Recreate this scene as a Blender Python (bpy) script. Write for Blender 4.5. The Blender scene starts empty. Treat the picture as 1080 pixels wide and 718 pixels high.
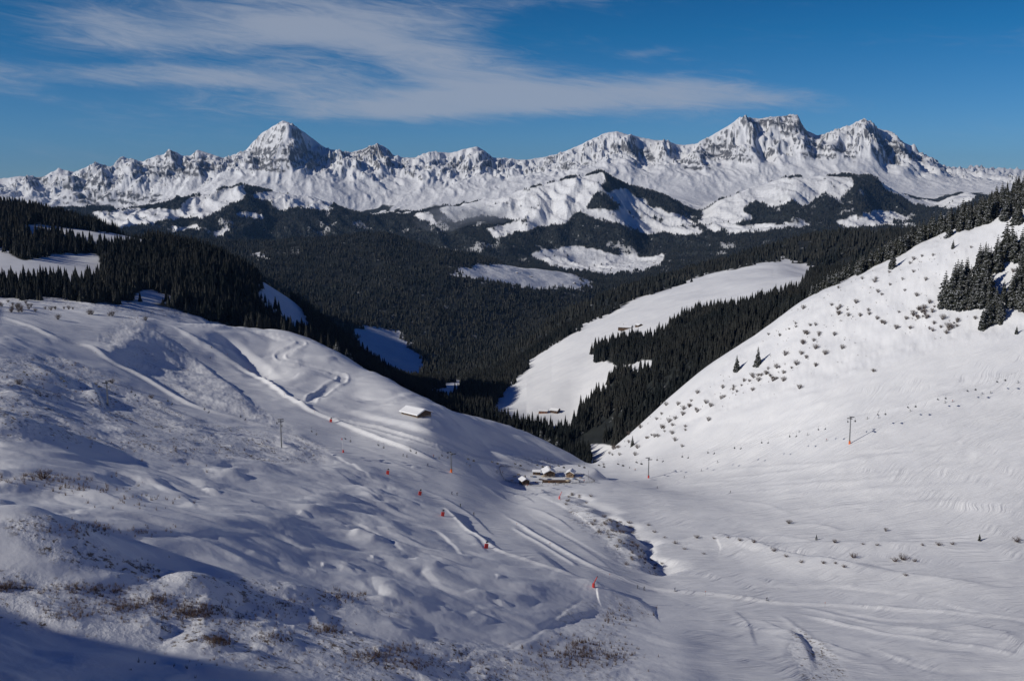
import bpy, bmesh, math, random
import numpy as np
from mathutils import Vector, Matrix
R_ = math.radians
random.seed(7)
rng = np.random.default_rng(11)
scene = bpy.context.scene
COL = scene.collection

# ---------------------------------------------------------------- camera
F_PX = 1050.0; PITCH = math.atan(159.0/1050.0)
cam_d = bpy.data.cameras.new('camera'); cam = bpy.data.objects.new('camera', cam_d); COL.objects.link(cam)
cam_d.sensor_width = 36.0; cam_d.lens = 36.0*F_PX/1080.0
cam_d.clip_start = 0.5; cam_d.clip_end = 90000.0
cam.location = (0, 0, 0); cam.rotation_euler = (math.pi/2-PITCH, 0, 0)
scene.camera = cam

# ---------------------------------------------------------------- sky, sun, exposure
SUN_AZ = R_(-112.0)      # measured from the view direction (+Y), towards +X
SUN_EL = R_(27.3)
SKY_STRENGTH = 0.05
SUN_STRENGTH = 4.1
EXPOSURE = -0.26
world = bpy.data.worlds.new('World'); scene.world = world; world.use_nodes = True
def build_world():
    nt = world.node_tree; nt.nodes.clear(); N = nt.nodes.new; L = nt.links.new
    out = N('ShaderNodeOutputWorld'); bg = N('ShaderNodeBackground'); bg.inputs['Strength'].default_value = SKY_STRENGTH
    sky = N('ShaderNodeTexSky'); sky.sky_type = 'NISHITA'; sky.sun_disc = False
    sky.sun_elevation = SUN_EL; sky.sun_rotation = SUN_AZ; sky.altitude = 1900; sky.air_density = 1.0; sky.dust_density = 0.0; sky.ozone_density = 3.0
    # thin high cloud: noise on a plane far overhead (direction / height)
    tc = N('ShaderNodeTexCoord'); sep = N('ShaderNodeSeparateXYZ'); L(tc.outputs['Generated'], sep.inputs[0])
    def M(op, a, b=None, c=None, clamp=False):
        m = N('ShaderNodeMath'); m.operation = op; m.use_clamp = clamp
        for i, v in enumerate((a, b, c)):
            if v is None: continue
            if isinstance(v, (int, float)): m.inputs[i].default_value = v
            else: L(v, m.inputs[i])
        return m.outputs[0]
    az = M('ARCTAN2', sep.outputs[0], sep.outputs[1])                 # azimuth
    el = M('ARCSINE', sep.outputs[2])                                   # elevation
    comb = N('ShaderNodeCombineXYZ')
    # shear so that streaks climb gently to the left
    L(M('ADD', M('MULTIPLY', az, 5.2), M('MULTIPLY', el, 3.0)), comb.inputs[0]); L(M('ADD', M('MULTIPLY', el, 26.0), M('MULTIPLY', az, 1.6)), comb.inputs[1])
    n1 = N('ShaderNodeTexNoise'); n1.inputs['Scale'].default_value = 1.15; n1.inputs['Detail'].default_value = 9; n1.inputs['Roughness'].default_value = 0.55; n1.inputs['Distortion'].default_value = 0.5
    L(comb.outputs[0], n1.inputs['Vector'])
    comb2 = N('ShaderNodeCombineXYZ'); L(M('ADD', M('MULTIPLY', az, 20.0), M('MULTIPLY', el, 40.0)), comb2.inputs[0]); L(M('ADD', M('MULTIPLY', el, 95.0), M('MULTIPLY', az, 6)), comb2.inputs[1]); comb2.inputs[2].default_value = 4.2
    n2 = N('ShaderNodeTexNoise'); n2.inputs['Scale'].default_value = 1.0; n2.inputs['Detail'].default_value = 8; n2.inputs['Roughness'].default_value = 0.68; n2.inputs['Distortion'].default_value = 1.6
    L(comb2.outputs[0], n2.inputs['Vector'])
    # where banks of cirrus lie: soft ellipses (azimuth deg, elevation deg, half sizes, tilt, weight)
    tot = None
    for (ca, ce, ra, re, tl, w) in CLOUD_BANKS:
        da = M('SUBTRACT', az, R_(ca)); de = M('SUBTRACT', el, R_(ce))
        ct, st = math.cos(R_(tl)), math.sin(R_(tl))
        xr = M('DIVIDE', M('ADD', M('MULTIPLY', da, ct), M('MULTIPLY', de, st)), R_(ra))
        yr = M('DIVIDE', M('SUBTRACT', M('MULTIPLY', de, ct), M('MULTIPLY', da, st)), R_(re))
        d = M('ADD', M('MULTIPLY', xr, xr), M('MULTIPLY', yr, yr))
        g = M('MULTIPLY', M('POWER', 2.718, M('MULTIPLY', d, -1.0)), w)
        tot = g if tot is None else M('ADD', tot, g)
    v = M('ADD', tot, M('ADD', M('MULTIPLY', M('SUBTRACT', n1.outputs[0], 0.5), 2.1), M('MULTIPLY', M('SUBTRACT', n2.outputs[0], 0.5), 1.1)))
    mr = N('ShaderNodeMapRange'); mr.interpolation_type = 'SMOOTHERSTEP'; L(v, mr.inputs[0]); mr.inputs[1].default_value = 0.05; mr.inputs[2].default_value = 1.6; mr.inputs[3].default_value = 0.0; mr.inputs[4].default_value = 0.72
    mask = M('MULTIPLY', mr.outputs[0], M('GREATER_THAN', el, 0.0))
    mix = N('ShaderNodeMix'); mix.data_type = 'RGBA'; L(mask, mix.inputs[0]); 
    hs = N('ShaderNodeHueSaturation'); hs.inputs['Saturation'].default_value = SKY_SAT; hs.inputs['Value'].default_value = SKY_VAL
    tint = N('ShaderNodeMix'); tint.data_type = 'RGBA'; tint.blend_type = 'MULTIPLY'; tint.inputs[0].default_value = 1; L(sky.outputs[0], tint.inputs[6]); 
    cr = N('ShaderNodeValToRGB'); L(M('DIVIDE', el, R_(60), clamp=True), cr.inputs[0])
    for i, (p, c) in enumerate(SKY_TINT):
        e = cr.color_ramp.elements[i] if i < 2 else cr.color_ramp.elements.new(p)
        e.position = p; e.color = (*c, 1)
    sc_ = N('ShaderNodeMix'); sc_.data_type = 'RGBA'; sc_.blend_type = 'MULTIPLY'; sc_.inputs[0].default_value = 1; L(cr.outputs[0], sc_.inputs[6]); sc_.inputs[7].default_value = (3, 3, 3, 1); L(sc_.outputs[2], tint.inputs[7])
    L(tint.outputs[2], hs.inputs['Color'])
    L(hs.outputs[0], mix.inputs[6]); mix.inputs[7].default_value = CLOUD_COL
    L(mix.outputs[2], bg.inputs[0]); L(bg.outputs[0], out.inputs[0])
CLOUD_BANKS = [(-11, 7.4, 15, 2.6, 0, 0.2), (3, 5.6, 16, 1.3, 2, 0.15), (-14, 8.9, 12, 1.7, 3, 1.0), (-19, 5.8, 11, 0.65, 1, 0.85), (-8, 4.5, 10, 0.9, 2, 1.0), (5, 5.0, 11, 0.95, 0, 1.15), (-4, 7.2, 7, 1.3, -10, 0.9), (-12, 11, 12, 1.0, 0, 0.4), (7.5, 7.4, 1.6, 0.3, 3, 0.5), (4, 10.4, 6, 0.6, 2, 0.35)]
CLOUD_COL = (9.0, 9.8, 11.6, 1)
SKY_SAT = 1.0; SKY_VAL = 1.0; SKY_TINT = [(0.0, (0.22, 0.36, 0.55)), (1.0, (0.03, 0.10, 0.29)), (0.05, (0.17, 0.35, 0.55)), (0.14, (0.045, 0.29, 0.47)), (0.22, (0.02, 0.215, 0.39)), (0.36, (0.03, 0.13, 0.33))]
build_world()
sun_d = bpy.data.lights.new('sun', 'SUN'); sun_d.energy = SUN_STRENGTH; sun_d.angle = R_(0.53); sun_d.color = (1.0, 0.94, 0.84)
sun = bpy.data.objects.new('sun', sun_d); COL.objects.link(sun)
sdir = Vector((math.sin(SUN_AZ)*math.cos(SUN_EL), math.cos(SUN_AZ)*math.cos(SUN_EL), math.sin(SUN_EL)))
sun.rotation_euler = sdir.to_track_quat('Z', 'Y').to_euler(); sun.location = (-300, -100, 300)
scene.view_settings.view_transform = 'Standard'; scene.view_settings.look = 'None'; scene.view_settings.exposure = EXPOSURE; scene.view_settings.gamma = 1.0
scene.view_settings.use_curve_mapping = False
scene.cycles.max_bounces = 6; scene.cycles.volume_bounces = 0; scene.cycles.transparent_max_bounces = 8

# ---------------------------------------------------------------- helpers
def px2ray(px, py):
    """pixel of a 1080x718 picture -> (u=X/Y, v=Z/Y)"""
    px = np.asarray(px, float); py = np.asarray(py, float)
    x = (px-540)/F_PX; yy = (359-py)/F_PX
    dy = math.cos(PITCH)+yy*math.sin(PITCH); dz = -math.sin(PITCH)+yy*math.cos(PITCH)
    return x/dy, dz/dy
def world2px(X, Y, Z):
    Y = np.maximum(Y, 1e-3)
    dep = Y*math.cos(PITCH)-Z*math.sin(PITCH); up = Y*math.sin(PITCH)+Z*math.cos(PITCH)
    dep = np.maximum(dep, 1e-3)
    return 540+F_PX*X/dep, 359-F_PX*up/dep

_perm = np.random.default_rng(5).permutation(4096).astype(np.int64)
_ang = np.random.default_rng(6).random(4096)*2*np.pi
_gx = np.cos(_ang).astype(np.float32); _gy = np.sin(_ang).astype(np.float32)
def perlin(x, y):
    xi = np.floor(x).astype(np.int64); yi = np.floor(y).astype(np.int64)
    fx = (x-xi).astype(np.float32); fy = (y-yi).astype(np.float32)
    u = fx*fx*fx*(fx*(fx*6-15)+10); v = fy*fy*fy*(fy*(fy*6-15)+10)
    def g(ix, iy, dx, dy):
        h = _perm[(_perm[ix & 4095]+iy) & 4095]
        return _gx[h]*dx+_gy[h]*dy
    a = g(xi, yi, fx, fy); b = g(xi+1, yi, fx-1, fy); c = g(xi, yi+1, fx, fy-1); d = g(xi+1, yi+1, fx-1, fy-1)
    return (a+u*(b-a))*(1-v)+(c+u*(d-c))*v          # about -0.7..0.7
def fbm(x, y, o=4, lac=2.03, gain=0.5, off=0.0):
    s = 0; a = 1.0
    for i in range(o):
        s = s+a*perlin(x+off+17.3*i, y-off+9.1*i); x = x*lac; y = y*lac; a *= gain
    return s
def ridged(x, y, o=4, lac=2.07, gain=0.5, off=0.0):
    s = 0; a = 1.0; w = 1.0
    for i in range(o):
        n = 1-np.abs(perlin(x+off+31.7*i, y+off-11.9*i))*2.0
        n = n*n*w; w = np.clip(n*1.6, 0, 1); s = s+a*n; x = x*lac; y = y*lac; a *= gain
    return s
def sstep(a, b, x):
    t = np.clip((x-a)/(b-a), 0, 1); return t*t*(3-2*t)
def pchip(xk, yk, x):
    xk = np.asarray(xk, float); yk = np.asarray(yk, float)
    h = np.diff(xk); d = np.diff(yk)/h; m = np.zeros_like(yk)
    same = d[:-1]*d[1:] > 0
    w1 = 2*h[1:]+h[:-1]; w2 = h[1:]+2*h[:-1]
    with np.errstate(divide='ignore', invalid='ignore'):
        hm = (w1+w2)/(w1/d[:-1]+w2/d[1:])
    m[1:-1] = np.where(same, hm, 0); m[0] = d[0]; m[-1] = d[-1]
    i = np.clip(np.searchsorted(xk, x)-1, 0, len(h)-1); t = (np.clip(x, xk[0], xk[-1])-xk[i])/h[i]
    return yk[i]*(2*t**3-3*t**2+1)+m[i]*h[i]*(t**3-2*t**2+t)+yk[i+1]*(-2*t**3+3*t**2)+m[i+1]*h[i]*(t**3-t**2)

# ---------------------------------------------------------------- terrain: rows of survey points (px, py, distance in m), near to far
ROWS = {
'A': [(-700,900,45),(540,900,60),(1700,900,60)],
'B': [(-700,640,95),(-300,690,120),(0,730,150),(200,733,170),(400,731,195),(540,727,230),(700,727,255),(850,727,275),(1080,725,300),(1400,700,300),(1800,640,300)],
'C': [(-700,500,140),(-300,590,170),(0,640,190),(200,655,205),(400,668,235),(540,672,270),(700,670,315),(850,667,340),(1080,667,345),(1400,640,350),(1800,560,350)],
'D': [(-700,420,190),(-300,500,210),(0,548,230),(200,572,255),(350,583,300),(500,592,345),(620,612,370),(700,619,395),(850,630,390),(1080,640,375),(1400,600,380),(1800,500,380)],
'E': [(-700,350,270),(-300,430,290),(0,495,300),(150,512,330),(300,522,380),(430,532,440),(540,548,470),(640,563,460),(700,592,432),(850,603,422),(1080,602,414),(1400,560,410),(1800,450,410)],
'F': [(-700,310,340),(-300,390,360),(0,440,375),(150,470,410),(300,483,480),(400,492,515),(480,499,545),(560,513,590),(640,513,590),(700,527,550),(850,558,482),(1000,573,450),(1080,576,440),(1400,520,440),(1800,400,440)],
'G': [(-700,280,420),(-300,355,450),(0,395,480),(100,420,510),(200,440,540),(300,449,575),(370,456,600),(438,450,625),(520,482,638),(590,498,662),(640,503,675),(700,502,665),(800,490,630),(896,468,590),(1000,450,575),(1080,445,560),(1400,330,540),(1800,200,540)],
'H': [(-700,250,530),(-300,315,570),(0,350,600),(100,368,640),(200,388,690),(300,400,725),(370,415,710),(438,424,690),(520,460,735),(590,483,765),(625,490,790),(660,478,790),(700,463,760),(800,422,720),(900,383,700),(1000,358,680),(1080,343,665),(1400,230,640),(1800,80,640)],
'I': [(-700,220,680),(-300,285,700),(0,318,720),(60,325,730),(130,333,740),(200,342,775),(290,345,840),(330,357,830),(380,385,790),(430,410,750),(470,430,760),(520,443,790),(560,457,815),(600,475,830),(625,489,840),(640,476,850),(680,440,860),(740,388,860),(800,350,850),(850,314,840),(900,290,835),(940,272,830),(1000,242,825),(1040,226,820),(1080,205,815),(1400,90,800),(1800,-60,800)],
'J': [(-700,200,850),(-300,270,850),(0,325,850),(100,331,850),(170,345,880),(250,375,960),(330,410,980),(400,445,950),(470,475,920),(560,515,950),(620,535,980),(660,525,980),(740,450,1000),(850,350,980),(940,295,960),(1080,225,940),(1400,130,940),(1800,0,940)],
'K': [(-700,190,1000),(-300,270,1000),(0,306,1000),(100,316,1020),(200,338,1050),(300,378,1100),(400,428,1150),(470,458,1150),(560,486,1200),(620,490,1150),(700,450,1150),(850,370,1100),(940,325,1080),(1080,260,1060),(1400,180,1060),(1800,60,1060)],
'L': [(-700,190,1230),(-300,240,1230),(0,264,1250),(100,281,1250),(200,302,1250),(300,349,1270),(400,404,1280),(450,424,1300),(520,439,1320),(600,455,1300),(660,422,1280),(740,377,1250),(850,332,1200),(940,303,1170),(1080,262,1100),(1400,200,1100),(1800,100,1100)],
'M': [(-700,185,1500),(-300,195,1500),(0,220,1500),(80,234,1500),(160,252,1500),(230,270,1450),(300,312,1430),(350,350,1430),(400,386,1430),(450,416,1440),(490,428,1450),(520,430,1460),(600,400,1500),(660,365,1550),(740,330,1600),(850,300,1600),(940,292,1500),(1080,258,1300),(1400,200,1300),(1800,120,1300)],
'N': [(-700,215,1900),(-300,230,1900),(0,245,1900),(160,278,1900),(300,350,1850),(400,402,1800),(450,410,1780),(510,410,1760),(560,386,1800),(600,355,1900),(660,323,2000),(740,298,2050),(820,281,2100),(855,285,2050),(940,275,1900),(1080,258,1700),(1400,220,1700),(1800,170,1700)],
'O': [(-700,240,2500),(0,250,2500),(100,256,2500),(160,262,2500),(230,277,2500),(300,325,2500),(400,380,2400),(440,395,2350),(480,396,2400),(540,368,2500),(600,331,2600),(660,306,2700),(700,292,2750),(780,270,2800),(850,254,2800),(920,248,2700),(1000,245,2500),(1080,245,2500),(1400,220,2500),(1800,200,2500)],  # unseen ridge in the left part, raised to shade the gorge meadow
'P': [(-700,240,3200),(0,255,3200),(160,270,3200),(230,284,3200),(300,315,3200),(400,348,3100),(440,360,3100),(500,364,3200),(560,355,3400),(600,348,3400),(660,335,3500),(700,325,3500),(850,290,3500),(1080,280,3500),(1800,240,3500)],
'Q': [(-700,235,4000),(0,242,4000),(160,266,4000),(250,278,4000),(400,295,4000),(500,306,4000),(560,312,4200),(600,318,4300),(640,322,4500),(700,315,4500),(850,290,4500),(1080,270,4500),(1800,240,4500)],
'R': [(-700,230,5000),(0,238,5000),(160,250,5000),(200,253,5000),(250,259,5000),(330,255,5000),(400,252,5000),(450,260,5000),(500,272,5000),(540,281,5000),(600,288,5300),(640,300,5400),(700,303,5400),(850,285,5400),(1080,260,5400),(1800,230,5400)],
'S': [(-700,240,6200),(0,252,6200),(200,270,6200),(400,282,6200),(560,294,6200),(640,296,6200),(700,290,6200),(850,262,6200),(960,250,6200),(1080,250,6200),(1800,230,6200)],
'T': [(-700,232,7500),(0,235,7500),(150,242,7500),(250,254,7500),(400,268,7500),(560,275,7500),(640,278,7500),(700,272,7500),(760,258,7500),(850,242,7500),(920,243,7500),(1080,235,7500),(1800,220,7500)],
'U': [(-700,220,8500),(0,224,8500),(110,226,8500),(150,228,8500),(240,230,8500),(330,235,8500),(430,248,8500),(500,238,8500),(560,232,8500),(640,230,8500),(700,242,8500),(760,237,8500),(850,220,8500),(920,226,8500),(960,230,8500),(1010,222,8500),(1080,215,8500),(1800,200,8500)],
'V': [(-700,212,9500),(0,217,9500),(60,221,9500),(110,222,9500),(150,220,9500),(200,209,9500),(235,203,9500),(255,199,9500),(290,203,9500),(340,211,9500),(380,226,9500),(420,228,9500),(470,219,9500),(520,210,9500),(570,197,9500),(605,190,9500),(628,186,9500),(650,192,9500),(675,200,9500),(700,209,9500),(740,224,9500),(760,211,9500),(800,197,9500),(840,188,9500),(880,187,9500),(920,188,9500),(940,200,9500),(960,212,9500),(985,217,9500),(1010,208,9500),(1080,210,9500),(1800,200,9500)],
'W': [(-700,215,10700),(0,224,10700),(60,228,10700),(150,218,10700),(220,214,10700),(300,222,10700),(380,234,10700),(420,226,10700),(500,220,10700),(600,213,10700),(650,210,10700),(700,207,10700),(760,212,10700),(850,205,10700),(920,200,10700),(970,206,10700),(1010,205,10700),(1080,200,10700),(1800,195,10700)],
'X': [(-700,205,12000),(0,211,12000),(60,219,12000),(120,221,12000),(200,205,12000),(260,192,12000),(340,194,12000),(400,206,12000),(470,200,12000),(560,192,12000),(640,180,12000),(720,184,12000),(800,182,12000),(850,180,12000),(900,178,12000),(960,188,12000),(1000,192,12000),(1080,196,12000),(1800,190,12000)],
'Y': [(-700,190,13200),(0,199,13200),(60,194,13200),(130,184,13200),(200,180,13200),(256,173,13200),(298,156,13200),(343,173,13200),(400,176,13200),(460,178,13200),(560,180,13200),(625,170,13200),(700,168,13200),(760,163,13200),(835,152,13200),(900,152,13200),(950,162,13200),(985,176,13200),(1030,186,13200),(1080,190,13200),(1800,190,13200)],
'Z': [(-700,178,14200),(-60,192,14200),(0,189,14200),(20,186,14200),(40,188,14200),(60,180,14200),(80,181,14200),(100,173,14200),(118,176,14200),(130,167,14200),(150,170,14200),(165,165,14200),(173,163,14200),(178,157,14200),(184,162,14200),(200,166,14200),(209,159,14200),(222,162,14200),(232,166,14200),(240,167,14200),(256,163,14200),(266,151,14200),(275,142,14200),(286,136,14200),(298,129,14200),(308,133,14200),(320,139,14200),(332,148,14200),(343,157,14200),(358,159,14200),(370,161,14200),(388,156,14200),(398,153,14200),(410,158,14200),(414,163,14200),(425,168,14200),(445,165,14200),(460,161,14200),(478,161,14200),(492,158,14200),(503,155,14200),(512,160,14200),(520,166,14200),(550,169,14200),(575,166,14200),(590,162,14200),(610,154,14200),(625,147,14200),(638,142,14200),(650,140,14200),(668,143,14200),(680,146,14200),(700,149,14200),(718,153,14200),(737,152,14200),(745,146,14200),(760,138,14200),(778,128,14200),(786,125,14200),(805,125,14200),(820,124,14200),(836,123,14200),(842,126,14200),(846,135,14200),(853,139,14200),(862,143,14200),(880,141,14200),(892,136,14200),(905,133,14200),(912,131,14200),(925,134,14200),(935,137,14200),(943,144,14200),(955,151,14200),(965,155,14200),(970,164,14200),(985,168,14200),(993,174,14200),(1003,178,14200),(1040,183,14200),(1080,188,14200),(1300,190,14200),(1800,185,14200)],
'ZA': [(-700,230,17000),(0,235,17000),(540,235,17000),(900,235,17000),(980,200,17000),(1080,198,17000),(1800,195,17000)],
'ZB': [(-700,215,22000),(0,215,22000),(900,205,22000),(985,182,22000),(1000,177,22000),(1030,177,22000),(1050,178,22000),(1080,180,22000),(1200,182,22000),(1800,185,22000)],
'ZC': [(-700,240,30000),(0,240,30000),(1080,215,30000),(1800,215,30000)],
}
KEYS = list(ROWS.keys()); NR = len(KEYS); KI = {k: i+1 for i, k in enumerate(KEYS)}   # row index t (0 is the camera's own ridge)
def azimuths():
    c = np.linspace(-31.5, 31.5, NAZ)
    l = -31.5-np.geomspace(0.06, 149-31.5+0.0, 70); r = 31.5+np.geomspace(0.06, 149-31.5, 50)
    return np.radians(np.concatenate([l[::-1], c, r]))
NAZ = 1330
AZ = azimuths()
RAD = np.concatenate([np.geomspace(2, 100, 26)[:-1], np.geomspace(100, 1100, 690)[:-1], np.geomspace(1100, 3000, 250)[:-1], np.geomspace(3000, 15000, 330)[:-1], np.geomspace(15000, 29500, 40)])
ac = np.clip(AZ, -R_(52), R_(45)); U = np.tan(ac)
na, nr = len(AZ), len(RAD)
# row curves over u
Vk = np.zeros((NR+1, na)); Dk = np.zeros((NR+1, na))
Vk[0] = -0.95; Dk[0] = 2.0
for k, pts in ROWS.items():
    p = np.array(pts, float); u, v = px2ray(p[:, 0], p[:, 1]); i = KI[k]
    Vk[i] = pchip(u, v, U) if k != 'Z' else 0.25*pchip(u, v, U)+0.75*np.interp(U, u, v); Dk[i] = pchip(u, p[:, 2], U)
Dk = np.maximum.accumulate(Dk*1.0, axis=0)
for i in range(1, NR+1): Dk[i] = np.maximum(Dk[i], Dk[i-1]*1.02)
EZ = np.zeros((na, nr)); TT = np.zeros((na, nr))
for a in range(na):
    d = RAD*math.cos(ac[a]); ld = np.log(d)
    z = Vk[:, a]*Dk[:, a]                                          # heights at the rows
    EZ[a] = pchip(np.log(Dk[:, a]), z, ld)
    TT[a] = np.interp(ld, np.log(Dk[:, a]), np.arange(NR+1))
X = (np.sin(AZ)[:, None]*RAD[None, :]); Y = (np.cos(AZ)[:, None]*RAD[None, :]); RR = np.broadcast_to(RAD[None, :], X.shape)
Z = EZ
# soften the creases where the rows meet (near ground only)
def smooth(Zi, n, w):
    for _ in range(n):
        Zs = Zi.copy(); Zs[:, 1:-1] = (Zi[:, :-2]+2*Zi[:, 1:-1]+Zi[:, 2:])/4
        Zi = Zi+(Zs-Zi)*w
    return Zi
Z = smooth(Z, 60, sstep(10.5, 9.6, TT)*0.95+0.0)
def smoothA(Zi, n, w):
    for _ in range(n):
        Zs = Zi.copy(); Zs[1:-1] = (Zi[:-2]+2*Zi[1:-1]+Zi[2:])/4
        Zi = Zi+(Zs-Zi)*w
    return Zi
Z = smoothA(Z, 60, sstep(9.6, 8.6, TT)*0.95)
Zbase = Z.copy()

def col_of(u):
    return np.interp(np.arctan(u), AZ, np.arange(na))
def cast(px, py, Zg=None, rmin=60., rmax=29000., tmax=None, tmin=None):
    """first ground point seen through a pixel -> (X, Y, Z) or None"""
    Zg = Z if Zg is None else Zg
    u, v = px2ray(px, py); a = math.atan(u); e = v*math.cos(a)
    c = float(np.interp(a, AZ, np.arange(na))); i = min(int(c), na-2); f = c-i
    prof = Zg[i]*(1-f)+Zg[i+1]*f
    E = prof/RAD
    ok = (E >= e) & (RAD > rmin) & (RAD < rmax)
    if tmin is not None: ok &= TT[i] >= tmin
    if tmax is not None: ok &= TT[i] <= tmax
    j = np.argmax(ok)
    if not ok[j]: return None
    if j > 0 and E[j-1] < e: s = (e-E[j-1])/(E[j]-E[j-1]); r = RAD[j-1]+s*(RAD[j]-RAD[j-1])
    else: r = RAD[j]
    return Vector((math.sin(a)*r, math.cos(a)*r, e*r))
def ground_z(x, y, Zg=None):
    Zg = Z if Zg is None else Zg
    a = math.atan2(x, y); r = math.hypot(x, y)
    c = float(np.interp(a, AZ, np.arange(na))); i = min(int(c), na-2); f = c-i
    q = float(np.interp(math.log(r), np.log(RAD), np.arange(nr))); j = min(int(q), nr-2); g = q-j
    return float((Zg[i, j]*(1-f)+Zg[i+1, j]*f)*(1-g)+(Zg[i, j+1]*(1-f)+Zg[i+1, j+1]*f)*g)

# masks drawn as outlines on the survey sheet (1080x718 units, 500 margin), blurred, looked up for the ground that lies there
MG = 400
def poly_mask(polys, blur=2):
    H, W = (718+2*MG)//2, (1080+2*MG)//2
    m = np.zeros((H, W), np.float32)
    for P in polys:
        P = [(x, y) for x, y in P]
        xs = [(p[0]+MG)/2 for p in P]; ys = [(p[1]+MG)/2 for p in P]
        x0, x1 = max(0, int(min(xs))-1), min(W, int(max(xs))+2); y0, y1 = max(0, int(min(ys))-1), min(H, int(max(ys))+2)
        if x1 <= x0 or y1 <= y0: continue
        gx, gy = np.meshgrid(np.arange(x0, x1)+.5, np.arange(y0, y1)+.5); ins = np.zeros(gx.shape, bool)
        n = len(P)
        for i in range(n):
            xa, ya, xb, yb = xs[i], ys[i], xs[(i+1) % n], ys[(i+1) % n]
            if ya == yb: continue
            c = ((ya > gy) != (yb > gy)) & (gx < (xb-xa)*(gy-ya)/(yb-ya)+xa)
            ins ^= c
        m[y0:y1, x0:x1] = np.maximum(m[y0:y1, x0:x1], ins)
    for _ in range(blur):
        m[1:-1] = (m[:-2]+2*m[1:-1]+m[2:])/4; m[:, 1:-1] = (m[:, :-2]+2*m[:, 1:-1]+m[:, 2:])/4
    return m
def look(m, px, py):
    H, W = m.shape
    x = np.clip((px+MG)/2, 0, W-1.01); y = np.clip((py+MG)/2, 0, H-1.01)
    i = y.astype(np.int32); j = x.astype(np.int32); fy = y-i; fx = x-j
    return (m[i, j]*(1-fx)+m[i, j+1]*fx)*(1-fy)+(m[i+1, j]*(1-fx)+m[i+1, j+1]*fx)*fy
PX, PY = world2px(X, Y, Z)
PX = np.clip(np.nan_to_num(PX), -399, 1479); PY = np.clip(np.nan_to_num(PY), -399, 1117)
FRONT = (np.abs(AZ)[:, None] < R_(60)) & (RR > 0)

# ---- relief: far range
wx = X+220*fbm(X/1400, Y/1400, 3, off=3); wy = Y+220*fbm(X/1400, Y/1400, 3, off=8)
m4 = sstep(KI['W']-0.2, KI['X']+0.2, TT)
crest = 1-0.93*np.exp(-((TT-KI['Z'])/0.30)**2)
ribs = ridged(wx/420, wy/1300, 5, gain=0.55, off=2)-0.75
ribs2 = ridged(wx/150, wy/420, 4, gain=0.5, off=12)-0.75
steep = sstep(KI['X']+0.1, KI['Y'], TT)
Z = Z+m4*(crest*(ribs*(19+26*steep)+ribs2*(13+30*steep)+(1.5+5*steep)*(ridged(wx/55, wy/140, 3, off=14)-0.6))+(1-crest)*9*fbm(X/70, Y/300, 4, gain=0.6, off=19))
# rock steps (strata) high on the wall
SPURS = [  # px at crest, px at foot, t0, t1, height m, width left px, width right px
 (298, 312, 'Z', 'X', 150, 34, 20), (342, 395, 'Z', 'X', 60, 26, 14), (178, 186, 'Z', 'Y', 60, 10, 7), (209, 200, 'Z', 'X', 60, 18, 12), (130, 150, 'Z', 'X', 60, 24, 14), (60, 85, 'Z', 'X', 60, 20, 14), (20, 40, 'Z', 'X', 55, 16, 12), (100, 118, 'Z', 'X', 40, 16, 10), (256, 262, 'Z', 'X', 40, 20, 12),
 (398, 408, 'Z', 'X', 50, 18, 14), (503, 520, 'Z', 'X', 60, 26, 14), (460, 452, 'Z', 'X', 40, 14, 12), (650, 668, 'Z', 'X', 110, 40, 16), (700, 705, 'Z', 'X', 60, 16, 12), (737, 738, 'Z', 'X', 50, 14, 8),
 (786, 800, 'Z', 'X', 130, 30, 14), (836, 850, 'Z', 'X', 120, 22, 14), (812, 828, 'Z', 'X', 80, 12, 12), (880, 884, 'Z', 'X', 60, 16, 12), (909, 926, 'Z', 'X', 190, 30, 15), (940, 962, 'Z', 'X', 110, 14, 14), (968, 990, 'Z', 'X', 60, 14, 12),
 # middle mountains
 (252, 262, 'V', 'T', 110, 70, 26), (628, 655, 'V', 'T', 120, 60, 30), (700, 735, 'V', 'T', 40, 26, 16), (575, 545, 'V', 'T', 45, 22, 14), (535, 505, 'V', 'T', 35, 18, 12), (603, 590, 'V', 'T', 40, 16, 10), (840, 835, 'V', 'T', 50, 34, 20), (905, 905, 'V', 'T', 80, 40, 22), (790, 780, 'V', 'T', 30, 20, 12), (190, 170, 'V', 'T', 40, 30, 20), (870, 870, 'V', 'T', 40, 22, 14)]
for (p0, p1, k0, k1, h, wl, wr) in SPURS:
    t0, t1 = KI[k0], KI[k1]; lo = min(t0, t1); hi = max(t0, t1)
    sel = np.nonzero((TT > lo-0.3) & (TT < hi+0.5))
    t = TT[sel]; f = (hi-t)/(hi-lo)                              # 0 at crest, 1 at foot
    x0 = p0+(p1-p0)*f+ 5*perlin(t*2.3, np.full_like(t, p0*0.37))*3
    d = PX[sel]-x0
    prof = np.clip(1-np.where(d < 0, -d/wl, d/wr), 0, 1)
    prof = prof*(1.0-0.25*np.exp(-(d/3)**2)*0)
    prof -= 0.35*np.clip(1-np.abs(np.where(d < 0, 1e9, d-wr*1.1))/(wr*0.9), 0, 1)
    amp = np.where(f < 0, np.clip(1+f*3, 0, 1)*0.05, 0.05+0.95*np.sin(np.clip(f, 0, 1)**0.85*np.pi)**1.1)
    amp = np.where(f > 1, 0, amp)
    Z[sel] += prof*amp*h
# ---- relief: middle mountains
m3 = sstep(KI['S'], KI['T']+0.3, TT)*(1-sstep(KI['V']+0.3, KI['W'], TT))
c3 = 1-0.6*np.exp(-((TT-KI['V'])/0.25)**2)
stripe = ridged((wx+0.35*wy)/230, wy/900, 4, gain=0.5, off=22)-0.75
Z = Z+m3*c3*(stripe*34+34*fbm(X/500, Y/700, 4, off=33))
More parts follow.
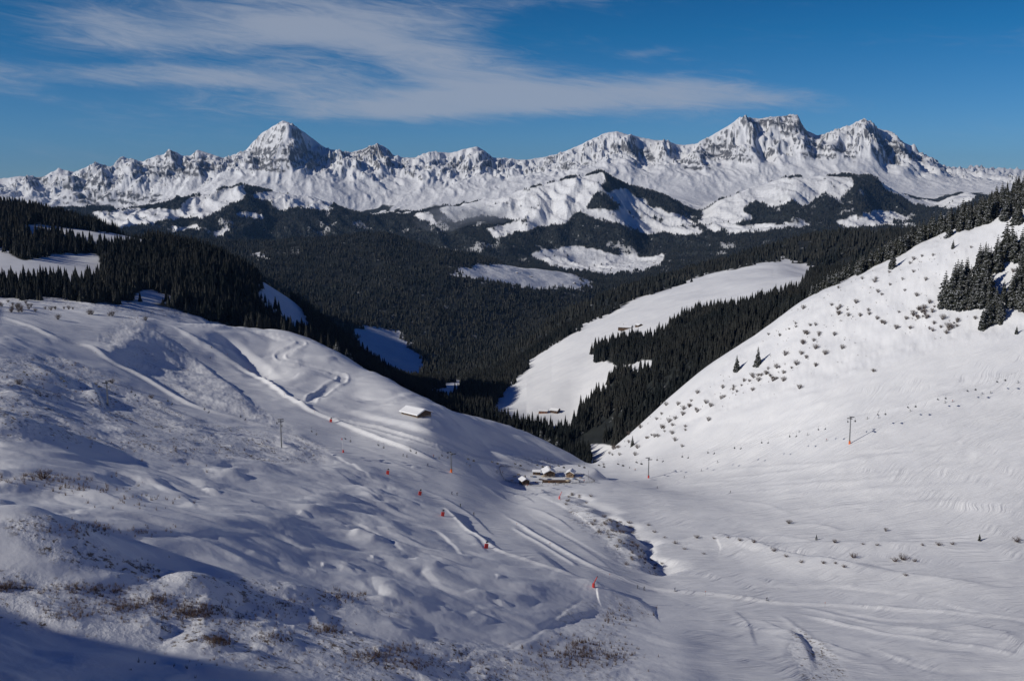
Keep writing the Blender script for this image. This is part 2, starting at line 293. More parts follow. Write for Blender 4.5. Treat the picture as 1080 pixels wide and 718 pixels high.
# ---- relief: wooded hills
m2 = sstep(KI['K']-0.3, KI['L'], TT)*(1-sstep(KI['R'], KI['S'], TT))
Z = Z+m2*(40*fbm(X/520, Y/620, 4, off=41)*np.clip(RR/4000, 0.12, 1)+1.0*fbm(X/60, Y/60, 3, off=44))
# ---- the shoulder left of and behind the viewpoint (its shade falls on the lowest slope)
top = 45.0-0.27*(X+331)-0.9*np.maximum(0, Y-97)-0.5*np.maximum(0, X+250)-0.25*np.maximum(0, -X-420)
top = np.where((X < -120) & (Y > -700) & (RR < 1500), top, -1e9)
Z = np.maximum(Z, np.minimum(top, 70)+3*fbm(X/40, Y/40, 3, off=71))
Zb2 = Z.copy()
NEARSEL = RR < 1250

def poly3(pts, Zg, step=3.0, tmax=None):
    out = []
    n = len(pts)
    P = np.array(pts, float); s = np.concatenate([[0], np.cumsum(np.hypot(*np.diff(P, axis=0).T))])
    ss = np.arange(0, s[-1]+1e-6, step); xs = pchip(s, P[:, 0], ss); ys = pchip(s, P[:, 1], ss)
    for x, y in zip(xs, ys):
        c = cast(x, y, Zg, tmax=tmax)
        if c is not None: out.append((c.x, c.y))
    return np.array(out)
def along(pts, reach, Zg=None, tmax=9.6):
    """block of the grid near a line: slices, signed distance (right of the line +), position 0..1"""
    L = poly3(pts, Zb2 if Zg is None else Zg, tmax=tmax)
    az = np.arctan2(L[:, 0], L[:, 1]); r = np.hypot(L[:, 0], L[:, 1]); pad = reach/max(r.min(), 1)
    i0, i1 = np.searchsorted(AZ, az.min()-pad), np.searchsorted(AZ, az.max()+pad); j0, j1 = np.searchsorted(RAD, r.min()-reach), np.searchsorted(RAD, r.max()+reach)
    bx = X[i0:i1, j0:j1]; by = Y[i0:i1, j0:j1]
    best = np.full(bx.shape, 1e9); sg = np.zeros(bx.shape); pos = np.zeros(bx.shape); n = len(L)-1
    for k in range(n):
        ax, ay = L[k]; dx, dy = L[k+1]-L[k]; ll = dx*dx+dy*dy+1e-9
        if ll > 60**2: continue                                  # jump behind a brow
        t = np.clip(((bx-ax)*dx+(by-ay)*dy)/ll, 0, 1); ex = bx-ax-t*dx; ey = by-ay-t*dy; d = np.hypot(ex, ey)
        m = d < best; best = np.where(m, d, best); sg = np.where(m, np.sign(dx*ey-dy*ex)*-1, sg); pos = np.where(m, (k+t)/n, pos)
    return (slice(i0, i1), slice(j0, j1)), best, best*sg, pos
def ends(pos, f=0.08): return sstep(0, f, pos)*sstep(1, 1-f, pos)
def ridge(pts, h, w, **k):
    S, d, s, p = along(pts, w*4, **k); Z[S] += h*np.exp(-(d/w)**2)*ends(p)
def bank(pts, h, w, far=25.0, lip=0.0, **k):
    """the ground right of the line lies h lower (h<0: higher), easing back to the old level over `far` metres"""
    S, d, s, p = along(pts, far*1.6, **k)
    g = sstep(-w, w, s)*np.exp(-(np.maximum(s, 0)/far)**2)
    Z[S] += (-h*g+lip*np.exp(-((s+w)/(w*1.2))**2))*ends(p, 0.3)
def road(pts, w, berm=0.7, cut=0.5, **k):
    S, d, s, p = along(pts, w*3, **k)
    Z[S] += (-cut*np.exp(-(d/w)**4)+berm*np.exp(-((d-w*1.15)/(w*0.35))**2)*(0.7+0.5*perlin(p*40, p*0)))*ends(p, 0.04)
def bump(px, py, h, rx, ry=None, ang=0):
    c = cast(px, py, Zb2, tmax=9.6); ry = ry or rx
    if c is None: return
    dx = X[:, :JN]-c.x; dy = Y[:, :JN]-c.y; ca, sa = math.cos(ang), math.sin(ang)
    q = ((dx*ca+dy*sa)/rx)**2+((-dx*sa+dy*ca)/ry)**2
    Z[:, :JN] += h*np.exp(-q)
JN = int(np.searchsorted(RAD, 1250))

# ---- soft pillows and hollows of the snow everywhere near
Xn, Yn, Tn = X[:, :JN], Y[:, :JN], TT[:, :JN]
PXn, PYn = PX[:, :JN], PY[:, :JN]
leftside = sstep(660, 520, PXn+0.25*(PYn-500))                      # the left flank of the bowl is lumpier
nearfade = sstep(60, 130, RAD[:JN])[None, :]
w1 = fbm(Xn/60, Yn/60, 3, off=1); w2 = fbm(Xn/60, Yn/60, 3, off=5)
xa = Xn*0.92+Yn*0.38+14*w1; ya = -Xn*0.38+Yn*0.92+14*w2
groomed = look(poly_mask([
 [(0,325),(130,333),(150,340),(120,360),(115,378),(60,352),(0,338)],
 [(170,340),(290,420),(330,434),(420,444),(560,497),(640,520),(760,560),(700,600),(1080,642),(1080,700),(900,668),(760,640),(620,618),(520,578),(440,520),(360,478),(290,452),(240,405),(150,350)],
 [(0,333),(60,352),(120,380),(250,441),(330,460),(300,462),(220,438),(130,400),(60,362),(0,345)],
 [(640,515),(1080,500),(1080,560),(860,555),(740,555)]], blur=5), PXn, PYn)
calm = 1-0.82*np.clip(groomed, 0, 1)
und = 1.15*fbm(xa/50, ya/27, 3, gain=0.42, off=51)
lump = np.maximum(0, fbm(xa/24, ya/13, 2, gain=0.45, off=61)-0.04)
soft = np.abs(fbm(xa/38, ya/20, 2, gain=0.4, off=66))
Z[:, :JN] += nearfade*((0.5+1.0*leftside)*und*(0.22+0.78*calm)*1.55+(0.1+0.75*leftside)*lump*calm*2.1-(0.1+0.5*leftside)*calm*(0.22-np.minimum(soft, 0.22))*3.0)
sas = look(poly_mask([[(-300,330),(330,470),(560,520),(690,640),(740,730),(-300,730)]], blur=26), PXn, PYn)
Z[:, :JN] += nearfade*calm*sas*(0.20*fbm(xa/9, ya/5, 3, gain=.55, off=68)+0.25*np.maximum(0, fbm(xa/14, ya/5.5, 2, off=69)))
# moguls and wind-combed snow between the pistes on the left flank
wind = look(poly_mask([[(130,338),(165,342),(200,372),(245,405),(290,440),(330,470),(270,446),(200,424),(150,398),(118,376),(95,362)],], blur=3), PXn, PYn)
Z[:, :JN] += wind*(0.32*fbm(Xn/4.5+0.5*w1, Yn/9, 3, off=81)+0.2*fbm(Xn/1.8, Yn/3, 2, off=83))
# rough, scrubby ground
rough = look(poly_mask([
 [(-60,600),(60,622),(200,628),(300,648),(400,668),(520,676),(560,690),(640,690),(700,720),(600,730),(300,720),(220,690),(60,665),(-60,640)],
 [(-60,380),(60,372),(110,395),(200,440),(345,470),(345,492),(200,486),(110,470),(-60,470)],
 [(0,580),(60,572),(140,600),(230,606),(300,618),(360,622),(440,650),(300,640),(200,626),(60,610)],
 [(590,640),(650,632),(700,642),(660,668),(640,700),(560,690),(580,660)],
 [(600,526),(640,540),(672,560),(700,605),(660,600),(632,572),(600,545)],
 [(0,304),(100,310),(200,330),(200,340),(130,332),(60,322),(0,316)],
 [(560,484),(620,486),(622,492),(560,494),(530,484)],
 [(840,660),(880,690),(900,718),(850,718),(830,690)]], blur=4), PXn, PYn)
rough = rough*(1-0.6*look(poly_mask([[(560,625),(720,625),(720,730),(540,730)]], blur=6), PXn, PYn))
hm = fbm(xa/9.0, ya/5.0, 3, gain=0.5, off=91)*(0.5+1.6*np.clip(fbm(Xn/40, Yn/40, 2, off=93)+.3, 0, 1))
Z[:, :JN] += rough*(0.50*np.maximum(hm, -0.1)+0.05*fbm(Xn/2.6, Yn/2.6, 3, off=95))
# right slope: bushy, wind-cut upper part; ski traces lower down (long, along the slope)
upper = look(poly_mask([[(640,480),(700,440),(790,360),(860,312),(1000,240),(1100,200),(1100,350),(1000,366),(930,388),(860,410),(760,440)]], blur=5), PXn, PYn)
Z[:, :JN] += upper*(1.5*fbm(Xn/18, Yn/24, 4, gain=0.55, off=101)+0.22*fbm(Xn/3, Yn/3, 3, off=103))
lower = look(poly_mask([[(640,500),(760,450),(930,392),(1090,352),(1200,900),(800,900),(720,640),(650,560)]], blur=90), PXn, PYn)
qx = Xn*0.97+Yn*0.2; qy = -Xn*0.45+Yn*0.9+5*w1
tr = ridged(qx/190+0.5*w1, qy/15+0.8*w2, 2, gain=0.5, off=111)
Z[:, :JN] += lower*(0.30*(tr-float(tr[lower > .5].mean()))+1.1*fbm(qx/170, qy/26, 3, gain=.4, off=119))
Z[:, :JN] += groomed*(0.15*fbm(qx/120, qy/12, 2, off=117))

# ---- drawn features of the bowl
road([(312,357),(318,361),(307,367),(295,374),(297,380),(318,386),(345,391),(362,396),(360,402),(345,411),(331,420),(326,427)], 3.6, 0.85, 0.45)
road([(200,343),(240,345),(275,349),(312,357)], 3.0, 0.6, 0.3)
bank([(326,427),(345,432),(380,436),(420,446),(460,459),(500,475),(530,487),(565,496)], 1.5, 4.0, 12, lip=0.5)
road([(345,441),(400,452),(450,468),(500,484),(545,494)], 4.0, 1.3, 0.6)
ridge([(178,341),(230,372),(270,395),(300,416),(330,434),(365,449),(392,459),(430,474),(470,490)], 2.0, 2.0)
bank([(200,374),(230,398),(255,416),(275,436)], -1.6, 2.0, 10)
bank([(160,346),(200,374)], -0.8, 2.0, 10)
ridge([(0,333),(30,343),(60,357),(90,366),(115,380),(145,395),(175,412),(210,430),(250,441),(300,452)], 1.5, 2.2)
bank([(100,374),(125,388),(150,402),(175,415)], -0.5, 3.0, 8)
bump(118, 372, 3.5, 14, 22); pass
bank([(215,346),(232,352),(250,362),(265,376),(282,392),(300,410)], 4.5, 7.0, 16)                     # hollow beside the lane
bump(322, 398, 4.0, 16, 20); bump(350, 404, 0.8, 10, 12); bump(300, 345, 2.5, 26, 20); bump(355, 425, 3.0, 18, 14)
bank([(315,424),(335,416),(350,406)], 1.0, 2.5, 8)
ridge([(524,536),(548,553),(575,570),(610,590),(650,608),(700,622),(760,627),(830,635),(960,642),(1080,650)], 1.0, 1.6)
ridge([(540,556),(580,580),(610,598)], 0.6, 1.4)
bank([(461,531),(480,547),(500,563),(522,577)], -1.1, 0.6, 5, lip=-0.2)
ridge([(461,531),(480,547),(500,563),(522,577),(560,592),(600,608),(640,622)], 0.8, 1.2)
bank([(598,612),(625,617),(660,632),(696,640)], -2.0, 1.4, 14)
bank([(560,575),(600,606),(640,622)], -1.3, 3.0, 12)
# the stream gully under the piste
S_, d_, s_, p_ = along([(575,516),(600,522),(620,530),(642,543),(662,557),(674,570),(682,584),(692,598),(706,610)], 30)
meand = 2.5*np.sin(p_*38)+1.5*np.sin(p_*83+1)
wv = 5.5+2.5*np.sin(p_*23)
Z[S_] -= ends(p_, 0.1)*(1.5+1.8*sstep(0.2, 0.75, p_))*np.exp(-((s_+meand+2)/wv)**2)
Z[S_] += ends(p_, 0.1)*1.6*sstep(0.15, 0.5, p_)*np.exp(-((s_+meand-9)/5)**2)
bank([(690,566),(720,570),(750,566),(775,569),(800,577),(830,586),(860,592),(910,600),(950,604)], -2.6, 1.6, 14)
bank([(700,566),(760,570),(820,574),(880,574),(960,574),(1080,573)], -1.8, 2.2, 12)
bank([(820,590),(900,596),(980,608),(1080,622)], -1.2, 1.6, 8)
bank([(560,660),(600,650),(640,640)], 1.0, 1.5, 8)
bank([(780,650),(820,662),(846,676),(856,694),(862,716)], -1.6, 1.6, 9)
bank([(860,672),(890,684),(925,694)], -0.7, 1.6, 8)
bank([(1000,655),(1040,662),(1080,668)], -0.9, 1.2, 7)
ridge([(820,648),(850,668),(880,690),(940,705)], 0.3, 1.6)
ridge([(850,650),(940,668),(1080,690)], 0.6, 1.4); ridge([(840,640),(960,662),(1080,672)], 0.5, 1.4)
# knolls that throw shade on the left flank
bump(28, 566, 6.0, 14, 18, 0.3); bump(88, 585, 2.5, 10, 12); bump(205, 620, 1.8, 6, 8); bump(-14, 448, 5.5, 22, 18)
bump(-10, 508, 3.0, 14, 10); bump(58, 400, 2.5, 10, 14); bump(290, 555, 2.2, 18, 12); bump(205, 590, -1.5, 10, 10)
bank([(215,606),(226,616),(240,624),(262,632)], -1.0, 1.6, 7)
bank([(20,505),(60,516),(100,524),(140,534)], -2.0, 1.6, 9); bank([(0,412),(20,418),(45,430)], -1.6, 1.4, 8)
bank([(98,402),(104,418),(112,432)], -2.2, 1.4, 6)
bank([(370,560),(390,566),(410,572)], -1.4, 1.4, 8); bank([(430,585),(455,592),(475,598)], -1.2, 1.4, 8)
for k in range(46):                                                  # small drifted lips that catch the light
    x0 = rng.uniform(150, 620); y0 = rng.uniform(575, 700) if k % 3 else rng.uniform(470, 560)
    if y0 > 560 and x0 > 560: continue
    L_ = rng.uniform(14, 34); bank([(x0, y0), (x0+L_*.5, y0+L_*rng.uniform(.05, .3)), (x0+L_, y0+L_*rng.uniform(.25, .5))], -rng.uniform(.3, .8), rng.uniform(.8, 1.3), rng.uniform(4, 7))
# ski traces crossing the snow (thin grooves)
TRACES = [[(475,690),(520,682),(556,672),(580,655),(600,640),(622,630)], [(490,705),(500,690),(540,682),(570,668)], [(760,525),(800,530),(850,545)], [(770,640),(790,660),(800,690)],
 [(860,640),(900,655),(980,664),(1080,678)], [(640,470),(720,452),(820,424),(930,396),(1080,352)], [(930,420),(1000,405),(1080,388)], [(700,500),(790,492),(880,486),(990,470),(1080,448)],
 [(650,505),(740,475),(820,462),(900,440),(1000,421),(1080,403)], [(660,520),(760,512),(900,500),(1080,480)], [(720,535),(840,520),(960,512),(1080,508)], [(745,545),(850,535),(1000,528),(1080,530)], [(300,492),(350,498),(430,512),(480,520)], [(170,690),(185,702),(200,716)],
 [(340,460),(395,476),(440,490),(520,505)], [(620,520),(700,512),(800,505)], [(0,520),(120,560),(260,565),(330,585)], [(300,520),(380,535),(470,560)]]
for k in range(34):                                                  # many more, crossing the right slope and the flat
    x0 = rng.uniform(620, 1000); y0 = rng.uniform(440, 690) if k % 4 else rng.uniform(400, 470); L_ = rng.uniform(60, 260); sl = np.interp(y0, [400, 500, 560, 690], [-.38, -.16, .04, .12])+rng.normal(0, .05); cu = rng.normal(0, .05)
    TRACES.append([(x0, y0), (x0+L_*.5, y0+L_*.5*sl+L_*cu), (x0+L_, y0+L_*sl)])
for k in range(16):
    x0 = rng.uniform(330, 560); y0 = rng.uniform(470, 560); L_ = rng.uniform(40, 120); TRACES.append([(x0, y0), (x0+L_*.5, y0+L_*.25+rng.normal(0, 3)), (x0+L_, y0+L_*rng.uniform(.4, .7))])
for i_, T_ in enumerate(TRACES): bank(T_, -0.15 if i_ < 2 else rng.choice([-1, 1])*rng.uniform(.25, .6), 1.0, 4)
for T_ in TRACES[:2]: ridge(T_, -0.2, 0.7)
# terrace of the restaurant
S_, d_, s_, p_ = along([(545,507),(610,503)], 26)
c_ = cast(578, 505, Zb2); lvl = sstep(24, 12, d_)
Z[S_] += (c_.z-Z[S_])*lvl*0.8
# pad under the chalet
cc_ = cast(438, 439, Zb2, tmax=9.6)
dd = np.hypot(Xn-cc_.x, Yn-cc_.y); Z[:, :JN] += (cc_.z-Z[:, :JN])*sstep(17, 8, dd)*0.75

# ---------------------------------------------------------------- cover of the ground: woods, rock
PX2, PY2 = world2px(X, Y, Z); PX2 = np.clip(np.nan_to_num(PX2), -399, 1479); PY2 = np.clip(np.nan_to_num(PY2), -399, 1117)
jx = PX2+9*fbm(X/90, Y/90, 4, gain=0.6, off=131); jy = PY2+5*fbm(X/80, Y/80, 4, gain=0.6, off=135)
jf = 4*fbm(X/260, Y/420, 4, off=141); jfx = PX2+jf*1.5; jfy = PY2+2.2*fbm(X/200, Y/300, 4, off=145)
T_I = KI['I']
l1 = (TT > T_I+0.25) & (TT <= KI['O']+0.6)
snow1 = look(poly_mask([
 [(-400,258),(0,262),(30,276),(60,268),(100,268),(114,290),(80,300),(0,304),(-400,300)], [(20,240),(60,239),(155,250),(157,259),(110,262),(70,250),(30,251)], [(145,310),(160,305),(190,315),(185,321),(140,318)],
 [(-400,314),(0,314),(100,318),(150,322),(205,332),(260,352),(290,362),(250,400),(-400,400)],
 [(268,296),(300,300),(318,330),(330,350),(310,348),(285,322)],
 [(513,438),(556,386),(600,354),(660,321),(740,293),(830,272),(860,283),(850,308),(785,324),(722,336),(700,352),(650,360),(628,369),(630,383),(657,386),(640,412),(612,437),(597,457),(560,452)],
 [(448,414),(470,404),(496,398),(486,416),(476,424),(456,422)], [(655,385),(690,378),(688,392),(660,394)], [(622,470),(645,470),(650,500),(622,500)],
 [(372,350),(385,345),(420,350),(452,386),(442,400),(410,396),(382,372)], [(610,318),(630,314),(626,322),(612,324)]], blur=4), jx, jy)
l2 = (TT > KI['O']+0.6) & (TT <= KI['S']-0.1)
snow2 = look(poly_mask([[(470,290),(505,280),(560,278),(600,286),(628,300),(626,306),(590,307),(545,304),(500,296)],
 [(265,271),(285,270),(283,276),(268,276)], [(300,268),(318,266),(312,272)], [(372,350),(385,345),(420,350),(452,386),(442,400),(410,396),(382,372)], [(255,290),(270,292),(262,296)]], blur=3), jx, jy)
l3 = (TT > KI['S']-0.1) & (TT <= KI['V']+0.35)
snow3 = look(poly_mask([
 [(160,236),(185,226),(200,211),(235,201),(262,197),(258,212),(236,222),(215,232),(190,233)], [(262,206),(280,203),(350,209),(352,216),(345,225),(318,220),(300,224),(285,216)],
 [(95,226),(130,221),(190,222),(185,228),(165,238),(130,240),(115,234)], [(250,225),(275,226),(285,232),(255,232)], [(175,242),(210,238),(212,244),(180,246)],
 [(235,243),(240,242),(236,252),(222,250)],
 [(495,228),(520,214),(560,200),(600,190),(640,184),(640,192),(628,206),(618,222),(596,234),(565,236),(530,232)], [(515,243),(545,236),(590,232),(605,236),(560,243),(520,252)],
 [(605,222),(640,222),(700,236),(745,246),(730,251),(680,247),(650,238)], [(636,204),(662,200),(700,232),(660,226)], [(690,220),(720,228),(745,243),(700,234)],
 [(100,232),(150,226),(160,238),(120,244)],[(460,222),(520,208),(545,206),(520,226),(480,236)],[(563,270),(590,263),(612,262),(640,268),(680,274),(700,268),(700,280),(680,288),(640,292),(600,285),(575,280)], [(484,222),(500,216),(500,224),(480,228)], [(440,228),(455,226),(458,238),(445,236)],
 [(736,232),(756,214),(800,197),(850,186),(898,188),(904,198),(890,212),(868,206),(850,222),(838,212),(820,222),(800,214),(780,222),(796,232),(770,240),(750,246)],
 [(880,238),(900,228),(922,225),(945,236),(940,240),(900,243)], [(896,245),(930,246),(940,256),(905,256)], [(918,224),(945,224),(968,236),(950,236)], [(765,240),(850,236),(862,240),(800,246),(770,246)],
 [(925,190),(945,205),(965,218),(1010,222),(1040,205),(1020,195),(960,190)]], blur=1), jfx, jfy)
gap = sstep(0.30, 0.42, ridged((wx+0.5*wy)/110, wy/330, 3, off=151)-0.55+0.25*fbm(X/300, Y/400, 3, off=153))
clear3 = sstep(0.24, 0.36, fbm(X/240, Y/420, 4, off=161))
f1 = np.clip(1.15-snow1*1.3, 0, 1); f2 = np.clip(1.15-snow2*1.3, 0, 1)
f3 = np.clip(np.clip(1.1-snow3*1.25, 0, 1)*(1-clear3*0.45)+snow3*gap*0.45*sstep(KI['V']+.1, KI['V']-.3, TT), 0, 1)
upw = sstep(KI['V']-0.05, KI['V']+0.25, TT)                          # bare above the tree line behind the middle crests
FOR = np.where(l1, f1, 0)+np.where(l2, f2, 0)+np.where(l3, f3*(1-upw*0.75), 0)
lowX = look(poly_mask([[(0,215),(60,222),(120,222),(170,228),(160,236),(90,232),(0,226)], [(360,225),(400,216),(440,222),(500,212),(520,218),(460,236),(380,240)], [(690,206),(740,222),(760,232),(700,228)], [(900,205),(990,206),(1040,203),(1040,214),(960,216)]], blur=2), jfx, jfy)
FOR = FOR+np.where((TT > KI['V']+0.35) & (TT < KI['X']+0.4), lowX*sstep(-0.1, 0.1, fbm(X/300, Y/500, 3, off=171)), 0)
FOR = np.where(FRONT, FOR, 0)
FOR = np.clip(FOR, 0, 1)
# real canopy relief on the far woods
hasc = (FOR > 0.3) & (TT > KI['O']+0.6) & (TT < KI['W'])
can = np.abs(perlin(X/13+5, Y/26))*1.6+0.5*perlin(X/7, Y/12)
Z = Z+np.where(hasc, FOR*(7+9*can)*np.clip(RR/9000, 0.3, 1), 0)
# slopes -> rock
dZa = np.gradient(Z, axis=0)/(np.gradient(AZ)[:, None]*RR); dZr = np.gradient(Z, axis=1)/np.gradient(RAD)[None, :]
SL = np.hypot(dZa, dZr)
strata = fbm(wx/900, (Z*1.0+0.12*wx)/42, 3, off=181)
ROCK = sstep(1.10, 1.6, SL+0.55*strata+0.35*fbm(wx/160, wy/240, 4, off=185))*sstep(KI['W'], KI['X']+0.3, TT)
wall = np.where((TT > KI['X']) & (TT < KI['Z']+0.3), look(poly_mask([
 [(256,168),(275,160),(300,152),(330,158),(345,168),(340,180),(318,176),(296,186),(262,180)], [(343,158),(370,162),(398,154),(414,162),(424,170),(405,172),(370,168)], [(130,178),(180,168),(215,166),(250,176),(200,190),(150,186)],
 [(170,165),(178,156),(188,163)], [(736,158),(744,148),(760,146),(790,158),(800,166),(795,172),(740,168)], [(786,126),(836,122),(846,136),(842,150),(820,140),(790,140)], [(905,134),(940,142),(968,164),(985,178),(960,172),(930,158)], [(715,180),(732,170),(752,172),(756,180),(730,184)],
 [(20,190),(60,186),(110,184),(130,196),(80,202)], [(410,172),(500,176),(560,178),(560,181),(500,180),(412,177)], [(640,150),(668,156),(700,164),(690,172),(664,166)], [(575,168),(592,163),(594,170),(578,174)], [(850,150),(900,152),(915,170),(880,174),(845,168)], [(60,205),(110,200),(170,205),(190,215),(120,222),(60,218)]], blur=3), jfx, jfy), 0)
ROCK = np.clip(ROCK+wall*sstep(-0.18, 0.22, strata+0.8*fbm(wx/90, wy/90, 4, off=191)+0.4*(SL-0.75))*0.9, 0, 1)
SCR = np.zeros_like(Z); SCR[:, :JN] = np.clip(rough+.5*wind, 0, 1); TRK = np.zeros_like(Z); TRK[:, :JN] = np.clip(lower+groomed*.8, 0, 1)
LUM = np.zeros_like(Z); LUM[:, :JN] = np.clip(sas*calm, 0, 1)

ROCK = sstep(0.30, 0.68, ROCK)
# ---------------------------------------------------------------- materials for the ground
def mat(name): 
    m = bpy.data.materials.new(name); m.use_nodes = True; nt = m.node_tree; b = nt.nodes['Principled BSDF']; return m, nt, b
def ground_material():
    m, nt, b = mat('snow_rock_woods'); N = nt.nodes.new; L = nt.links.new
    geo = N('ShaderNodeNewGeometry'); pos = geo.outputs['Position']
    def att(n):
        a = N('ShaderNodeAttribute'); a.attribute_name = n; return a.outputs['Fac']
    def M(op, a, b_=None, clamp=False):
        q = N('ShaderNodeMath'); q.operation = op; q.use_clamp = clamp
        for i, v in enumerate((a, b_)):
            if v is None: continue
            if isinstance(v, (int, float)): q.inputs[i].default_value = v
            else: L(v, q.inputs[i])
        return q.outputs[0]
    def noise(scale, det=5, rough=0.55, vec=None, dist=0):
        n = N('ShaderNodeTexNoise'); n.inputs['Scale'].default_value = scale; n.inputs['Detail'].default_value = det; n.inputs['Roughness'].default_value = rough; n.inputs['Distortion'].default_value = dist; L(vec or pos, n.inputs['Vector']); return n.outputs['Fac']
    def ramp(v, lo, hi, a, c):
        r = N('ShaderNodeValToRGB'); r.color_ramp.elements[0].position = lo; r.color_ramp.elements[1].position = hi; r.color_ramp.elements[0].color = (*a, 1); r.color_ramp.elements[1].color = (*c, 1); L(v, r.inputs[0]); return r.outputs[0]
    def mix(f, a, c):
        x = N('ShaderNodeMix'); x.data_type = 'RGBA'; L(f, x.inputs[0]); L(a, x.inputs[6]); L(c, x.inputs[7]); return x.outputs[2]
    snow = ramp(noise(0.05, 6), 0.3, 0.75, (0.74, 0.76, 0.80), (0.84, 0.855, 0.88))
    rock = ramp(noise(0.012, 8, 0.7), 0.3, 0.7, (0.035, 0.038, 0.046), (0.16, 0.158, 0.165))
    wood = ramp(noise(0.02, 6, 0.7), 0.35, 0.7, (0.012, 0.015, 0.016), (0.035, 0.04, 0.038))
    rf = M('MULTIPLY', att('rock'), ramp_f(N, L, noise(0.02, 7, 0.7), 0.36, 0.50))
    rf = M('ADD', rf, M('MULTIPLY', att('rock'), 0.25), True)
    c = mix(rf, snow, rock); wf = M('MULTIPLY', ramp_f(N, L, att('woods'), 0.35, 0.75), M('SUBTRACT', 1.0, M('MULTIPLY', 0.6, ramp_f(N, L, noise(0.03, 6, 0.7), 0.60, 0.70)))); c = mix(wf, c, wood)
    # twigs, stones and heather poking through the thin snow of the scrubby ground
    tw = ramp(noise(0.9, 4, 0.6), 0.3, 0.7, (0.10, 0.075, 0.055), (0.22, 0.18, 0.15))
    tf = M('MULTIPLY', att('scrub'), ramp_f(N, L, M('ADD', noise(0.55, 8, 0.72), M('MULTIPLY', noise(0.06, 3), 0.35)), 0.73, 0.80)); c = mix(tf, c, tw)
    L(c, b.inputs['Base Color']); b.inputs['Roughness'].default_value = 0.75; b.inputs['Specular IOR Level'].default_value = 0.25
    bp = N('ShaderNodeBump'); bp.inputs['Strength'].default_value = 1.0; bp.inputs['Distance'].default_value = 1.0
    near = noise(0.55, 7, 0.6); far = noise(0.02, 7, 0.65)
    d = N('ShaderNodeVectorMath'); d.operation = 'LENGTH'; L(pos, d.inputs[0]); fr = ramp_f(N, L, M('DIVIDE', d.outputs['Value'], 12000.0), 0.1, 0.6)
    h = M('ADD', M('MULTIPLY', near, M('MULTIPLY', M('SUBTRACT', 1.0, fr), 0.11)), M('MULTIPLY', far, M('MULTIPLY', fr, 14.0)))
    cx = N('ShaderNodeVectorMath'); cx.operation = 'DOT_PRODUCT'; cx.inputs[1].default_value = (.97, .22, 0); L(pos, cx.inputs[0]); cy = N('ShaderNodeVectorMath'); cy.operation = 'DOT_PRODUCT'; cy.inputs[1].default_value = (-.42, .9, 0); L(pos, cy.inputs[0])
    wob = M('MULTIPLY', M('SUBTRACT', noise(0.012, 3), 0.5), 46.0)
    cb = N('ShaderNodeCombineXYZ'); L(M('MULTIPLY', cx.outputs['Value'], 0.016), cb.inputs[0]); L(M('MULTIPLY', M('ADD', cy.outputs['Value'], wob), 0.30), cb.inputs[1])
    cb2 = N('ShaderNodeCombineXYZ'); L(M('MULTIPLY', M('ADD', cx.outputs['Value'], M('MULTIPLY', wob, -.6)), 0.03), cb2.inputs[0]); L(M('ADD', M('MULTIPLY', cy.outputs['Value'], 0.55), M('MULTIPLY', cx.outputs['Value'], 0.09)), cb2.inputs[1]); cb2.inputs[2].default_value = 3
    t1 = noise(1.0, 4, 0.6, cb.outputs[0]); t2 = noise(1.0, 3, 0.6, cb2.outputs[0])
    patch = ramp_f(N, L, noise(0.018, 3), 0.38, 0.62)
    tk = M('MULTIPLY', M('ADD', M('MULTIPLY', t1, 1.5), M('MULTIPLY', M('MULTIPLY', t2, patch), 0.9)), att('tracks'))
    lm = M('MULTIPLY', noise(0.22, 5, 0.55), M('MULTIPLY', att('lumps'), 0.14)); sc_ = M('MULTIPLY', noise(0.33, 6, 0.62), M('MULTIPLY', att('scrub'), 0.6))
    h = M('ADD', M('ADD', h, tk), M('ADD', lm, sc_))
    L(h, bp.inputs['Height']); L(bp.outputs[0], b.inputs['Normal'])
    return m
def ramp_f(N, L, v, lo, hi):
    r = N('ShaderNodeMapRange'); r.interpolation_type = 'SMOOTHSTEP'; r.inputs[1].default_value = lo; r.inputs[2].default_value = hi; L(v, r.inputs[0]); return r.outputs[0]
GROUND_MAT = ground_material()

def fast_mesh(name, co, faces, mats=(), face_mat=None, smooth_=False):
    """co (n,3), faces (m,k) all the same k"""
    me = bpy.data.meshes.new(name); n = len(co); m, k = faces.shape
    me.vertices.add(n); me.vertices.foreach_set('co', np.ascontiguousarray(co, np.float32).ravel())
    me.loops.add(m*k); me.loops.foreach_set('vertex_index', np.ascontiguousarray(faces, np.int32).ravel())
    me.polygons.add(m); me.polygons.foreach_set('loop_start', np.arange(0, m*k, k, dtype=np.int32)); me.polygons.foreach_set('loop_total', np.full(m, k, np.int32))
    if face_mat is not None: me.polygons.foreach_set('material_index', np.ascontiguousarray(face_mat, np.int32))
    me.polygons.foreach_set('use_smooth', np.full(m, smooth_, bool))
    for q in mats: me.materials.append(q)
    me.update(calc_edges=True); return me
def link(name, me, parent=None, label=None, cat=None, group=None, kind=None, loc=None):
    o = bpy.data.objects.new(name, me); COL.objects.link(o)
    if parent is not None: o.parent = parent
    if label: o['label'] = label
    if cat: o['category'] = cat
    if group: o['group'] = group
    if kind: o['kind'] = kind
    if loc is not None: o.location = loc
    return o
